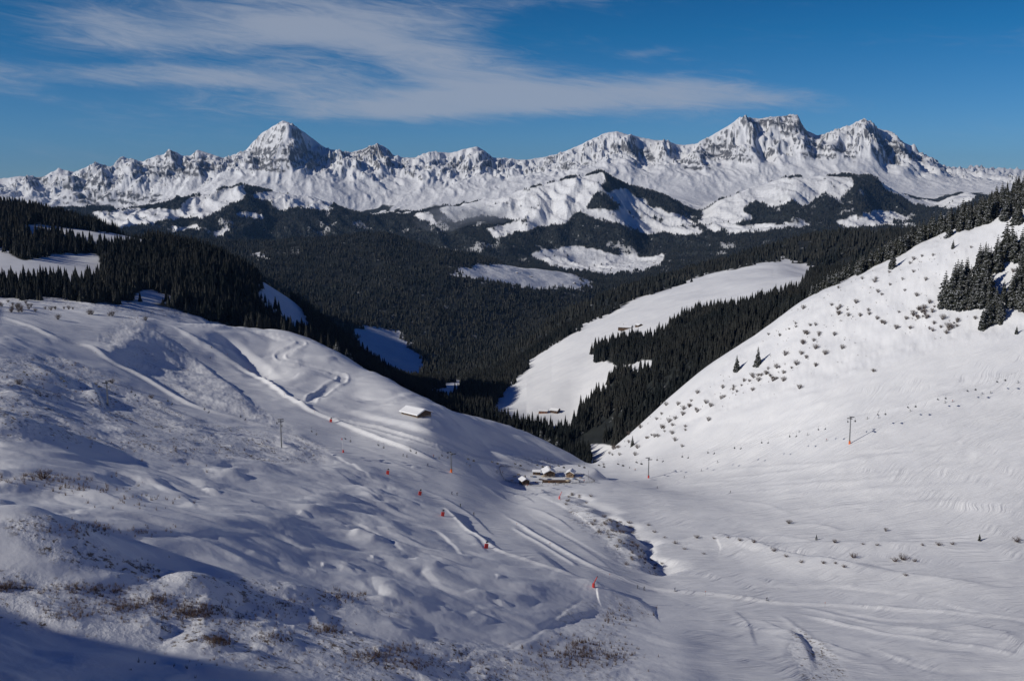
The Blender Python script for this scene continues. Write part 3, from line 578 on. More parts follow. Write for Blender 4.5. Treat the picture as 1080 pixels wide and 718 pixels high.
def ring(name, j0, j1, label, cat):
    js = np.arange(j0, j1+1); nj = len(js)
    co = np.stack([X[:, js], Y[:, js], Z[:, js]], -1).reshape(-1, 3)
    idx = np.arange(na*nj).reshape(na, nj)
    i = np.arange(na); i2 = (i+1) % na
    f = np.stack([idx[i][:, :-1], idx[i2][:, :-1], idx[i2][:, 1:], idx[i][:, 1:]], -1).reshape(-1, 4)[:, ::-1]
    me = fast_mesh(name, co, f, [GROUND_MAT], smooth_=True)
    for an, arr in (('woods', FOR), ('rock', ROCK), ('scrub', SCR), ('tracks', TRK), ('lumps', LUM)):
        a = me.attributes.new(an, 'FLOAT', 'POINT'); a.data.foreach_set('value', np.ascontiguousarray(arr[:, js], np.float32).ravel())
    return link(name, me, label=label, cat=cat, kind='structure')
J1 = int(np.searchsorted(RAD, 1000)); J2 = int(np.searchsorted(RAD, 6300)); J3 = int(np.searchsorted(RAD, 11300))
ring('ground', 0, J1, 'snow covered bowl with groomed ski pistes and a stream gully', 'snow slope')
ring('hills', J1, J2, 'dark wooded hills with a sunny snow meadow beyond the bowl', 'hills')
ring('wooded_mountains', J2, J3, 'lower mountains with dark woods and striped snow pastures', 'mountains')
ring('mountain_range', J3, nr-1, 'long range of rocky snow covered peaks on the skyline', 'mountains')
# ---------------------------------------------------------------- conifers
def needle_material(name, dark, light, snow_amt, use_up=True, sscale=0.9, cscale=0.35):
    m, nt, b = mat(name); N = nt.nodes.new; L = nt.links.new
    geo = N('ShaderNodeNewGeometry')
    n = N('ShaderNodeTexNoise'); n.inputs['Scale'].default_value = cscale; n.inputs['Detail'].default_value = 6 if cscale < .1 else 3; L(geo.outputs['Position'], n.inputs['Vector'])
    r = N('ShaderNodeValToRGB'); r.color_ramp.elements[0].position = .3; r.color_ramp.elements[1].position = .7; r.color_ramp.elements[0].color = (*dark, 1); r.color_ramp.elements[1].color = (*light, 1); L(n.outputs['Fac'], r.inputs[0])
    n2 = N('ShaderNodeTexNoise'); n2.inputs['Scale'].default_value = sscale; n2.inputs['Detail'].default_value = 4; n2.inputs['Roughness'].default_value = .7; L(geo.outputs['Position'], n2.inputs['Vector'])
    sx = N('ShaderNodeSeparateXYZ'); L(geo.outputs['True Normal'], sx.inputs[0]); ab = N('ShaderNodeMath'); ab.operation = 'ABSOLUTE'; L(sx.outputs[2], ab.inputs[0])
    ad = N('ShaderNodeMath'); ad.operation = 'ADD'; L(n2.outputs['Fac'], ad.inputs[0]); ml = N('ShaderNodeMath'); ml.operation = 'MULTIPLY'; L(ab.outputs[0], ml.inputs[0]); ml.inputs[1].default_value = 0.25; L(ml.outputs[0], ad.inputs[1])
    mr = N('ShaderNodeMapRange'); mr.interpolation_type = 'SMOOTHSTEP'; L(ad.outputs[0], mr.inputs[0]); mr.inputs[1].default_value = 1.02-snow_amt; mr.inputs[2].default_value = 1.12-snow_amt; mr.inputs[4].default_value = 0.8
    x = N('ShaderNodeMix'); x.data_type = 'RGBA'; L(mr.outputs[0], x.inputs[0]); L(r.outputs[0], x.inputs[6]); x.inputs[7].default_value = (0.42, 0.44, 0.48, 1)
    L(x.outputs[2], b.inputs['Base Color']); b.inputs['Roughness'].default_value = 0.8; b.inputs['Specular IOR Level'].default_value = 0.15
    return m
NEEDLE = needle_material('snow_dusted_needles', (0.012, 0.016, 0.012), (0.045, 0.046, 0.034), 0.34)
NEEDLE_FAR = needle_material('distant_needles', (0.010, 0.015, 0.017), (0.042, 0.042, 0.038), 0.255, sscale=0.16, cscale=0.012)
def plain(name, col, rough=0.7, metal=0.0, var=0.15, scale=3.0):
    m, nt, b = mat(name); N = nt.nodes.new; L = nt.links.new
    tc = N('ShaderNodeTexCoord'); n = N('ShaderNodeTexNoise'); n.inputs['Scale'].default_value = scale; n.inputs['Detail'].default_value = 4; L(tc.outputs['Object'], n.inputs['Vector'])
    r = N('ShaderNodeValToRGB'); r.color_ramp.elements[0].position = .3; r.color_ramp.elements[1].position = .7
    r.color_ramp.elements[0].color = (*[c*(1-var) for c in col], 1); r.color_ramp.elements[1].color = (*[min(1, c*(1+var)) for c in col], 1)
    L(n.outputs['Fac'], r.inputs[0]); L(r.outputs[0], b.inputs['Base Color']); b.inputs['Roughness'].default_value = rough; b.inputs['Metallic'].default_value = metal
    return m
BARK = plain('bark', (0.09, 0.065, 0.05), 0.9)
TWIG = plain('bare_twigs', (0.12, 0.095, 0.085), 0.9, var=0.3)
TWIG_BROWN = plain('brown_twigs', (0.10, 0.065, 0.05), 0.9, var=0.4)

def conifer_crown(seed, lev=15):
    """unit-height crown of drooping branches"""
    g = np.random.default_rng(seed); V = []; F = []
    lean = g.normal(0, .012, 2)
    for k in range(lev):
        f = k/(lev-1); z = 0.07+0.90*f**0.93
        rad = (0.205*(1-f)**0.82+0.012)*g.uniform(.82, 1.16)
        nb = int(11-5*f)
        a0 = g.random()*6.28
        for b_ in range(nb):
            a = a0+6.283*b_/nb+g.normal(0, .16); r = rad*g.uniform(.62, 1.18); dz = -r*g.uniform(.25, .55); w = r*g.uniform(.22, .36)+0.006
            ca, sa = math.cos(a), math.sin(a); cx, cy = lean*z*6
            def P(rr, ww, zz): V.append((cx*.1+ca*rr-sa*ww, cy*.1+sa*rr+ca*ww, z+zz)); return len(V)-1
            p0 = P(0.004, 0, 0.03*(1-f)+.006); p1 = P(r*.55, w, dz*.35-.012*(1-f)); p2 = P(r*.55, -w, dz*.35-.012*(1-f)); pm = P(r*.6, 0, dz*.35+.02*(1-f)); p3 = P(r, 0, dz)
            p4 = P(r*.86, w*.75, dz*1.05-.012); p5 = P(r*.86, -w*.75, dz*1.05-.012)
            F += [(p0, p1, pm), (p0, pm, p2), (p1, p4, pm), (pm, p5, p2), (pm, p4, p3), (pm, p3, p5)]
            # hanging spray
            p6 = P(r*.5, w*.5, dz-.03*(1-f)-.01); p7 = P(r*.75, -w*.4, dz*1.3-.03*(1-f)-.012); F += [(p1, p3, p6), (p2, p3, p7)]
    t = len(V); V += [(0.008, 0, .93), (-.006, .006, .93), (-.004, -.007, .93), (0, 0, 1.0)]; F += [(t, t+1, t+3), (t+1, t+2, t+3), (t+2, t, t+3)]
    return np.array(V, np.float32), np.array(F, np.int32)
def trunk_mesh(name):
    bm = bmesh.new(); bmesh.ops.create_cone(bm, cap_ends=True, segments=7, radius1=.016, radius2=.003, depth=.95, matrix=Matrix.Translation((0, 0, .435)))
    me = bpy.data.meshes.new(name); bm.to_mesh(me); bm.free(); me.materials.append(BARK); return me
def star_cones(seed, levels, n, r0=.2, droop=.5):
    g = np.random.default_rng(seed); V = []; F = []
    for k in range(levels):
        f = k/levels; zb = 0.06+0.86*f; zt = min(1.0, zb+0.5/levels+0.42*(1-f)*.7+.06); r = r0*(1-f)**.85*g.uniform(.9, 1.1)
        if k == levels-1: zt = 1.0
        a = len(V); V.append((g.normal(0, .004), g.normal(0, .004), zt)); m = 2*n
        for i in range(m):
            q = r*(g.uniform(.9, 1.2) if i % 2 == 0 else g.uniform(.5, .7)); t = 6.283*i/m+g.normal(0, .06); V.append((q*math.cos(t), q*math.sin(t), zb+(-.02 if i % 2 == 0 else .02)+g.normal(0, .008)))
        F += [(a, a+1+i, a+1+(i+1) % m) for i in range(m)]
    return np.array(V, np.float32), np.array(F, np.int32)
CROWNS = []; TRUNK = trunk_mesh('trunk')
for s in range(6):
    v, f = conifer_crown(100+s); CROWNS.append(fast_mesh('conifer_crown', v, f, [NEEDLE]))
MIDS = []
for s in range(6):
    v, f = star_cones(200+s, 6, 7); MIDS.append((v, f, fast_mesh('conifer_mid', v, f, [NEEDLE_FAR])))
TINY = [star_cones(300+s, 2, 4, .24) for s in range(4)]

near_trees = []           # (x, y, z, height, label, group, parts?)
def add_tree(px, py, hpx, label, group, force=None):
    c = cast(px, py, tmax=9.8)
    if c is None: return
    near_trees.append((c.x, c.y, c.z-.3, hpx/F_PX*math.hypot(c.y, c.z), label, group))
L_LONE = [(777,391,18,'small dark conifer standing alone low on the open right slope'), (799,385,21,'dark conifer standing alone on the open right slope, a little above its lone neighbour'),
 (941,283,22,'lone bushy conifer on the snow just below the wooded right ridge'), (1005,262,10,'tiny conifer on the snow just under the ridge trees at the right'), (1072,352,10,'very small conifer on its own below the right hand clumps near the frame edge'),
 (861,569,7,'tiny dark conifer beside the stream bank on the lower right flat'), (1033,570,9,'stubby dark conifer on the stream bank at the far right'), (667,470,12,'small dark conifer among bare bushes at the foot of the right slope')]
for x, y, h, lb in L_LONE: add_tree(x, y, h, lb, None)
g2 = np.random.default_rng(21)
def clump(pts, lo, hi, label, group):
    for x, y in pts: add_tree(x+g2.normal(0, .8), y+g2.normal(0, .8), g2.uniform(lo, hi), label, group)
clump([(996,321),(1001,324),(1006,318),(1010,325),(1014,314),(1017,322),(1021,319),(1025,325),(1030,321),(1034,324),(1038,318),(1042,322),(1008,310),(1013,304),(1018,306),(1023,311),(1028,308),(1004,314),(1036,311),(1040,313),(1045,318),(1020,300)], 28, 42, 'snow dusted conifer in the large clump on the upper right slope', 'conifers of the large clump on the right slope')
clump([(1032,288),(1036,284),(1040,289),(1044,282),(1048,286),(1053,285),(1050,278),(1038,276)], 22, 36, 'snow dusted conifer in the small clump between the ridge wood and the large clump', 'conifers of the small clump above the large one')
clump([(1062,272),(1067,270),(1071,275),(1076,272),(1081,275),(1086,272),(1060,266),(1090,280)], 28, 40, 'tall snow dusted conifer in the right edge clump under the ridge wood', 'conifers of the clump at the right edge under the ridge wood')
clump([(1066,323),(1070,319),(1074,325),(1078,320),(1082,326),(1087,322),(1075,308),(1081,310),(1086,306),(1079,298),(1085,295)], 28, 42, 'snow dusted conifer at the right edge beside the large clump', 'conifers at the right edge beside the large clump')
clump([(1037,348),(1040,344),(1044,341),(1048,339),(1053,338),(1057,336),(1058,317),(1050,332)], 22, 34, 'snow dusted conifer in the lowest clump of the right slope', 'conifers of the lowest clump on the right slope')
edge = np.array([(852,312),(866,306),(885,297),(905,289),(918,281),(935,273),(952,261),(975,252),(990,249),(1003,252),(1014,243),(1030,242),(1045,238),(1060,241),(1080,240),(1095,238)], float)
cnt = 0
for k in range(215):
    px = g2.uniform(853, 1100); pe = np.interp(px, edge[:, 0], edge[:, 1]); c0 = cast(px, pe, tmax=9.8)
    u, v = px2ray(px, pe); a = math.atan(float(u)); ci = int(np.interp(a, AZ, np.arange(na))); r1 = float(Dk[KI['I'], ci])/math.cos(a)
    r0 = c0.xy.length if c0 is not None else r1-5
    r0 = min(r0, r1)
    r = g2.uniform(r0, r1+55); x, y = math.sin(a)*r, math.cos(a)*r; z = ground_z(x, y); h = g2.uniform(15, 22)*(0.62+0.38*min(1, (px-850)/120))
    near_trees.append((x, y, z-.3, h, 'snow dusted conifer in the wood along the crest of the right slope', 'conifers along the crest of the right slope'))

# woods further off: spread evenly over the wooded ground
def scatter(n, rlo, rhi, thresh=0.5, density_r=2.0):
    az = g2.uniform(-R_(33), R_(33), n); r = (rlo**density_r+(rhi**density_r-rlo**density_r)*g2.random(n))**(1/density_r)
    ci = np.interp(az, AZ, np.arange(na)); ri = np.interp(np.log(r), np.log(RAD), np.arange(nr))
    i = ci.astype(int); j = ri.astype(int); i = np.minimum(i, na-2); j = np.minimum(j, nr-2); fi = ci-i; fj = ri-j
    def smp(A): return (A[i, j]*(1-fi)+A[i+1, j]*fi)*(1-fj)+(A[i, j+1]*(1-fi)+A[i+1, j+1]*fi)*fj
    w = smp(FOR)*sstep(-.60, -.38, fbm(np.sin(az)*r/130, np.cos(az)*r/130, 3, off=221)); z = smp(Z); E = z/r
    mx = smp(HOR)
    ok = (w+(1.0 if rlo < 5000 else .35)*g2.uniform(-.3, .3, n)+(1.0 if rlo < 5000 else .3)*0.25*fbm(np.sin(az)*r/60, np.cos(az)*r/60, 2, off=201) > thresh) & (w > .06) & (E+22.0/r > mx)
    return np.stack([np.sin(az)*r, np.cos(az)*r, z], -1)[ok], r[ok]
E_ = Z/RAD[None, :]; E_[:, :20] = -9; HOR = np.maximum.accumulate(E_, axis=1); HOR = np.concatenate([HOR[:, :1], HOR[:, :-1]], 1)
pa, ra = scatter(56000, 860, 2100); pb, rb = scatter(90000, 2100, 6200); pc, rc = scatter(150000, 6200, 10600, 0.55)
print('trees', len(near_trees), len(pa), len(pb), len(pc))
# the biggest looking of the woods join the individuals
need = 300-len(near_trees)
app = 15.0/ra; vis = np.array([True]*len(pa))
PXa, PYa = world2px(pa[:, 0], pa[:, 1], pa[:, 2]+8)
infr = (PXa > 0) & (PXa < 1080)
order = np.argsort(-np.where(infr, app, 0))[:max(0, need)]
hA = 8+15*g2.beta(2.2, 1.6, len(pa))
for i in order:
    gl = ('dark conifer in the gully wood below the right slope', 'conifers of the gully wood') if PXa[i] > 560 else ('dark conifer in the valley wood behind the left shoulder', 'conifers behind the left shoulder')
    near_trees.append((*pa[i], hA[i], *gl))
keep = np.ones(len(pa), bool); keep[order] = False
pa_, hA_ = pa[keep], hA[keep]
for k, (x, y, z, h, lb, gp) in enumerate(near_trees):
    r = math.hypot(x, y); s = g2.uniform(.9, 1.2)
    root = bpy.data.objects.new('conifer_tree', None); COL.objects.link(root); root.location = (x, y, z); root.rotation_euler = (0, 0, g2.uniform(0, 6.28)); root.scale = (h*s, h*s, h); root.empty_display_size = .2
    root['label'] = lb; root['category'] = 'conifer'
    if gp: root['group'] = gp
    link('crown', CROWNS[k % 6], root); link('trunk', TRUNK, root)
def batch(protos, P, H, width=1.0):
    VV = []; FF = []; off = 0; n = len(P); pick = g2.integers(0, len(protos), n)
    for q in range(len(protos)):
        v, f = protos[q][:2]; s = np.nonzero(pick == q)[0]
        if not len(s): continue
        th = g2.uniform(0, 6.28, len(s)); c, sn = np.cos(th), np.sin(th); h = H[s]; w = h*g2.uniform(.8, 1.15, len(s))*width
        vx = (v[None, :, 0]*c[:, None]-v[None, :, 1]*sn[:, None])*w[:, None]+P[s, 0:1]; vy = (v[None, :, 0]*sn[:, None]+v[None, :, 1]*c[:, None])*w[:, None]+P[s, 1:2]; vz = v[None, :, 2]*h[:, None]+P[s, 2:3]-.4
        VV.append(np.stack([vx, vy, vz], -1).reshape(-1, 3)); FF.append((f[None]+np.arange(len(s))[:, None, None]*len(v)+off).reshape(-1, 3)); off += len(s)*len(v)
    return np.concatenate(VV), np.concatenate(FF)
v1, f1_ = batch(MIDS, pa_, hA_); v2, f2_ = batch(TINY, pb, 7+17*g2.beta(2, 1.8, len(pb)), 1.15); v3, f3_ = batch(TINY[:2], pc, g2.uniform(14, 24, len(pc)), 1.3)
vv = np.concatenate([v1, v2, v3]); ff = np.concatenate([f1_, f2_+len(v1), f3_+len(v1)+len(v2)])
link('conifer_forest', fast_mesh('conifer_forest', vv, ff, [NEEDLE_FAR]), label='dense dark conifer woods covering the hills beyond the bowl', cat='forest', kind='stuff')

# ---------------------------------------------------------------- bare bushes
def bush_mesh(seed, mtl, n=60, spread=.6, r0=.009, sub=5):
    g = np.random.default_rng(seed); V = []; F = []
    def seg(p, q, ra_, rb_):
        d = np.subtract(q, p); d = d/(np.linalg.norm(d)+1e-9); s = np.cross(d, (0.3, .2, 1)); s /= np.linalg.norm(s)+1e-9; t = np.cross(d, s); b0 = len(V)
        for c_, rr in ((p, ra_), (q, rb_)):
            for k in range(3): a = k*2.0944; V.append(tuple(np.add(c_, rr*(math.cos(a)*s+math.sin(a)*t))))
        for k in range(3): F.append((b0+k, b0+(k+1) % 3, b0+3+(k+1) % 3, b0+3+k))
    for i in range(n):
        a = g.random()*6.283; lean = g.uniform(.1, 1)*spread; L_ = g.uniform(.55, 1.0)*(1-.25*lean)
        p = np.array([math.cos(a)*.05, math.sin(a)*.05, -.05]); q = p+np.array([math.cos(a)*lean*.42, math.sin(a)*lean*.5, L_*.5]); e = q+np.array([math.cos(a)*lean*.35+g.normal(0, .06), math.sin(a)*lean*.35+g.normal(0, .06), L_*.42])
        seg(p, q, r0, r0*.75); seg(q, e, r0*.75, r0*.3)
        for _ in range(sub):
            t = g.uniform(.2, .9); m_ = q+(e-q)*t; w = m_+g.normal(0, .12, 3)+np.array([0, 0, .13]); seg(m_, w, r0*.45, r0*.2)
    return fast_mesh('bush', np.array(V, np.float32), np.array(F, np.int32), [mtl])
BUSH = [bush_mesh(400+i, TWIG) for i in range(5)]; BUSHB = [bush_mesh(420+i, TWIG_BROWN, 26, .8, .02) for i in range(3)]
BQ = []
def bush(px, py, hm, label, group, protos=BUSH, name='bare_bush', wide=1.0):
    c = cast(px, py, tmax=9.9)
    if c is None: return
    hm *= 1.25; BQ.append((hm*wide/c.length, c, hm, wide, label, group, protos[int(g2.integers(len(protos)))], name))
upperm = poly_mask([[(640,480),(700,440),(790,360),(860,312),(1000,240),(1100,200),(1100,350),(1000,360),(930,380),(860,405),(760,436)]], blur=8)
GU = 'bare bushes on the upper right slope'; GLb = 'bare bushes at the foot of the right slope'
LU = 'grey leafless bush poking from the snow of the upper right slope'; LLb = 'grey leafless bush in the thicket at the foot of the right slope'
for x, y in [(847,324),(883,325),(903,318),(925,335),(930,339),(851,351),(847,361),(858,358),(880,352),(828,373),(850,376),(840,383),(870,372),(793,395),(808,393),(815,400),(826,400),(843,408),(826,392),(800,400),(845,372),(860,366),(888,366),(933,340),(945,345),(977,334),(985,340),(963,330),(970,325),(980,318),(994,335),(1000,344),(998,350),(960,345)]: bush(x, y+2, g2.uniform(2.6, 4.2), LU, GU)
for cx, cy, sx, sy, n in [(812,397,18,7,22),(856,362,14,12,14),(885,335,26,12,14),(975,332,16,8,26),(1000,345,10,6,8),(950,300,22,12,12),(900,300,20,8,6),(975,275,14,8,6),(1050,300,8,6,3),(835,345,20,8,8),(765,415,20,10,14),(1062,292,8,5,3)]:
    for _ in range(int(n*1.25)): q = g2.standard_t(3, 2)*.7; bush(cx+q[0]*sx, cy+q[1]*sy*.8-q[0]*sx*.25, .7+3.6*g2.beta(1.2, 2.2), LU, GU, wide=g2.uniform(.7, 1.15))
for cx, cy, sx, sy, n in [(700,448,16,5,18),(725,430,14,6,12),(655,470,8,5,10),(640,480,8,4,8),(690,462,12,4,8)]:
    for _ in range(n): bush(cx+g2.normal(0, sx), cy+g2.normal(0, sy)-(g2.normal(0, 1)), g2.uniform(1.5, 3.8), LLb, GLb)
bush(921, 392, 2.2, 'single dark bush alone on the smooth right slope above the lift pylon', None, wide=1.5)
bush(832, 552, 2.0, 'grey bush above the stream bank on the right flat', None, wide=1.5); bush(900, 588, 2.4, 'reddish brown bush on the right flat below the stream bank', None, BUSHB); bush(952, 590, 2.6, 'larger of the two brown bushes near the right stream bank', None, BUSHB, wide=1.3); bush(944, 592, 1.8, 'smaller brown bush left of the larger one near the right stream bank', None, BUSHB, wide=1.4); bush(965, 592, 1.2, 'low pale brown bush right of the pair near the stream bank', None, BUSHB, wide=1.4)
bush(880, 572, 1.6, 'grey low bush just right of the tiny conifer on the bank', None, wide=1.6); bush(934, 560, 1.8, 'pale thin bush on the bright bank of the lower right', None); bush(1073, 571, 2.0, 'dark brown bush on the bank at the right frame edge', None, BUSHB, wide=1.6)
GB = 'bare bushes along the stream banks'; LB = 'low brown bush growing along the snowy stream bank'
for x, y in [(701,566),(712,572),(722,578),(735,566),(742,583),(753,567),(768,566),(780,569),(795,571),(868,593),(881,593),(845,592),(910,573),(925,574),(973,574),(990,574),(1005,573),(690,560),(684,553),(816,580),(829,586),(955,606),(890,597)]: bush(x, y+1, g2.uniform(.7, 1.5), LB, GB, BUSHB, wide=1.5)
for cx, cy, sx, sy, n in [(640,548,10,5,14),(652,560,8,5,16),(665,572,7,6,14),(672,585,6,6,10),(605,527,12,3,14),(690,598,5,4,6)]:
    for _ in range(n): bush(cx+g2.normal(0, sx), cy+g2.normal(0, sy), g2.uniform(.6, 1.4), 'low brown bush in the dark stream gully beside the piste', 'bare bushes in the stream gully', BUSHB, wide=1.4)
for cx, cy, sx, sy, n in [(45,322,20,4,24),(15,325,12,4,10),(110,322,34,5,34),(60,312,40,5,36),(165,332,18,4,14)]:
    for _ in range(n): bush(cx+g2.normal(0, sx), cy+g2.normal(0, sy), g2.uniform(1.5, 4.0), 'dark leafless bush on the upper left brow in front of the wood', 'bare bushes on the upper left brow')
bush(46, 504, 2.6, 'brown bush on the shaded bank of the left slope', None, BUSHB, wide=1.3); bush(61, 337, 4, 'thin bare bush alone on the snow of the upper left brow', None); bush(20, 405, 2.5, 'grey bush among the hummocks near the left edge', None, wide=1.5)
bush(118, 404, 2.4, 'dark bush beside the leftmost lift pylon', None, wide=1.3); bush(160, 420, 2.2, 'dark bush below the groomed track right of the leftmost pylon', None, wide=1.4)

BQ.sort(key=lambda t: -(t[0]+(1 if t[5] is None else 0)))
for q, c, hm, wide, label, group, me, name in BQ[:296]:
    o = link(name, me, label=label, cat='bush', group=group, loc=(c.x, c.y, c.z)); o.rotation_euler = (g2.normal(0, .08), g2.normal(0, .08), g2.uniform(0, 6.28)); o.scale = (hm*wide, hm*wide, hm)
SMALL = [(c, hm) for q, c, hm, *_ in BQ[296:]]
for k in range(2600):                                                # thin low scrub of the right slope, denser in drifts
    px, py = g2.uniform(640, 1085), g2.uniform(235, 490)
    w = float(look(upperm, np.array([px]), np.array([py]))[0]); nn = float(fbm(np.array([px/26.]), np.array([py/15.]), 3, off=211)[0])
    if g2.random() > w*min(1, max(0, nn*2.2+.12)): continue
    c = cast(px, py, tmax=9.8)
    if c is not None: SMALL.append((c, g2.uniform(.5, 2.0)))
def small_scrub():
    V = []; F = []
    for c, s in SMALL:
        for k in range(9):
            a = g2.random()*6.283; r = g2.uniform(.1, .75)*s; hx = g2.uniform(.4, 1.0)*s; w = .022*s+.01; b0 = len(V)
            V += [(c.x-w, c.y, c.z-.1), (c.x+w, c.y, c.z-.1), (c.x, c.y+w, c.z-.1), (c.x+math.cos(a)*r, c.y+math.sin(a)*r, c.z+hx)]; F += [(b0, b0+1, b0+3), (b0+1, b0+2, b0+3), (b0+2, b0, b0+3)]
    link('bare_scrub', fast_mesh('bare_scrub', np.array(V, np.float32), np.array(F, np.int32), [TWIG]), label='thin grey low scrub scattered over the upper right slope', cat='scrub', kind='stuff')
small_scrub()
# brown dwarf scrub poking through the snow of the lowest slope: uncountable tufts
def tufts():
    g = np.random.default_rng(77); P = []
    for cx, cy, sx, sy, n in [(90,314,60,5,260),(165,330,22,4,80),(205,645,16,4,150),(230,676,8,3,70),(285,672,10,3,30),(8,619,12,3,70),(160,633,12,4,60),(130,640,12,4,50),(75,648,14,3,30),(360,630,14,3,50),(345,664,10,3,70),(300,640,16,5,40),(395,692,16,4,90),(440,700,14,4,60),(100,622,30,3,90),(100,640,30,6,60),(250,650,60,10,120),(420,684,12,3,40),(610,690,30,8,80),(640,690,20,5,50),(560,705,30,6,40),(50,505,30,4,60),(90,515,25,3,30),(150,530,25,4,20),(80,560,25,4,50),(100,555,10,3,30),(155,600,8,6,20),(155,560,15,4,20),(60,400,40,12,50),(200,470,60,10,40),(530,700,50,8,60),(300,700,80,8,40),(655,650,14,6,30),(620,680,20,10,50)]:
        for _ in range(int(n*1.7)):
            c = cast(cx+g.normal(0, sx), cy+g.normal(0, sy), tmax=9)
            if c is not None: P.append(c)
    V = []; F = []
    for c in P:
        s = g.uniform(.5, 1.5)*(0.85 if c.y < 260 else 1.3)
        for k in range(7):
            a = g.random()*6.283; b0 = len(V); r = g.uniform(.05, .5)*s; hx = g.uniform(.4, 1.0)*s; w = .035*s; px_, py_ = c.x+math.cos(a)*r*.4, c.y+math.sin(a)*r*.4
            V += [(px_-w, py_, c.z-.1), (px_+w, py_, c.z-.1), (px_, py_+w, c.z-.1), (px_+math.cos(a)*r*.7, py_+math.sin(a)*r*.7, c.z+hx)]
            F += [(b0, b0+1, b0+3), (b0+1, b0+2, b0+3), (b0+2, b0, b0+3)]
    link('dwarf_scrub', fast_mesh('dwarf_scrub', np.array(V, np.float32), np.array(F, np.int32), [TWIG_BROWN]), label='brown dwarf scrub poking through the snow of the nearest slope', cat='scrub', kind='stuff')
tufts()
# ---------------------------------------------------------------- small builders
class MB:
    def __init__(s): s.bm = bmesh.new()
    def box(s, c, d, rot=None, bev=0.0):
        m = Matrix.Translation(c) @ (rot or Matrix.Identity(4)) @ Matrix.Diagonal((*d, 1)); r = bmesh.ops.create_cube(s.bm, size=1, matrix=m)
        if bev: bmesh.ops.bevel(s.bm, geom=list({e for v in r['verts'] for e in v.link_edges}), offset=bev, segments=2, affect='EDGES', profile=.5)
        return s
    def rod(s, a, b, r, r2=None, seg=8):
        a, b = Vector(a), Vector(b); d = b-a
        if d.length < 1e-6: return s
        m = Matrix.Translation((a+b)/2) @ d.to_track_quat('Z', 'Y').to_matrix().to_4x4(); bmesh.ops.create_cone(s.bm, cap_ends=True, segments=seg, radius1=r, radius2=r if r2 is None else r2, depth=d.length, matrix=m); return s
    def prism(s, pts, a, b):
        """closed outline pts (x,z), extruded in y from a to b"""
        v0 = [s.bm.verts.new((x, a, z)) for x, z in pts]; v1 = [s.bm.verts.new((x, b, z)) for x, z in pts]; n = len(pts)
        s.bm.faces.new(v0); s.bm.faces.new(v1[::-1])
        for i in range(n): s.bm.faces.new((v0[i], v1[i], v1[(i+1) % n], v0[(i+1) % n]))
        return s
    def mesh(s, name, m):
        bmesh.ops.recalc_face_normals(s.bm, faces=s.bm.faces); me = bpy.data.meshes.new(name); s.bm.to_mesh(me); s.bm.free(); me.materials.append(m); return me
    def build(s, name, m, parent=None, **k): return link(name, s.mesh(name, m), parent, **k)
def empty(name, loc, rz=0, label=None, cat=None, group=None):
    o = link(name, None, label=label, cat=cat, group=group); o.location = loc; o.rotation_euler = (0, 0, rz); o.empty_display_size = .3; return o
STEEL = plain('galvanised_steel', (0.20, 0.21, 0.22), 0.5, 0.5); DARK = plain('dark_metal', (0.03, 0.03, 0.035), 0.5); WOOD = plain('weathered_wood', (0.085, 0.05, 0.03), 0.85, var=.3, scale=2); WOODL = plain('pale_larch', (0.20, 0.135, 0.085), 0.8, var=.2)
SNOWCAP = plain('roof_snow', (0.82, 0.84, 0.88), 0.8, var=.02); RED = plain('red_padding', (0.50, 0.035, 0.03), 0.6, var=.1); ORANGE = plain('orange_padding', (0.75, 0.16, 0.03), 0.6, var=.1); PINK = plain('faded_red_padding', (0.60, 0.12, 0.13), 0.6, var=.1)
STONE = plain('rubble_stone', (0.25, 0.22, 0.20), 0.9, var=.25); GLASS = plain('dark_window', (0.02, 0.025, 0.03), 0.15); WHITE = plain('white_paint', (0.75, 0.75, 0.75), 0.5); BLUE = plain('blue_canvas', (0.05, 0.09, 0.18), 0.7); BEIGE = plain('beige_canvas', (0.5, 0.42, 0.3), 0.8)

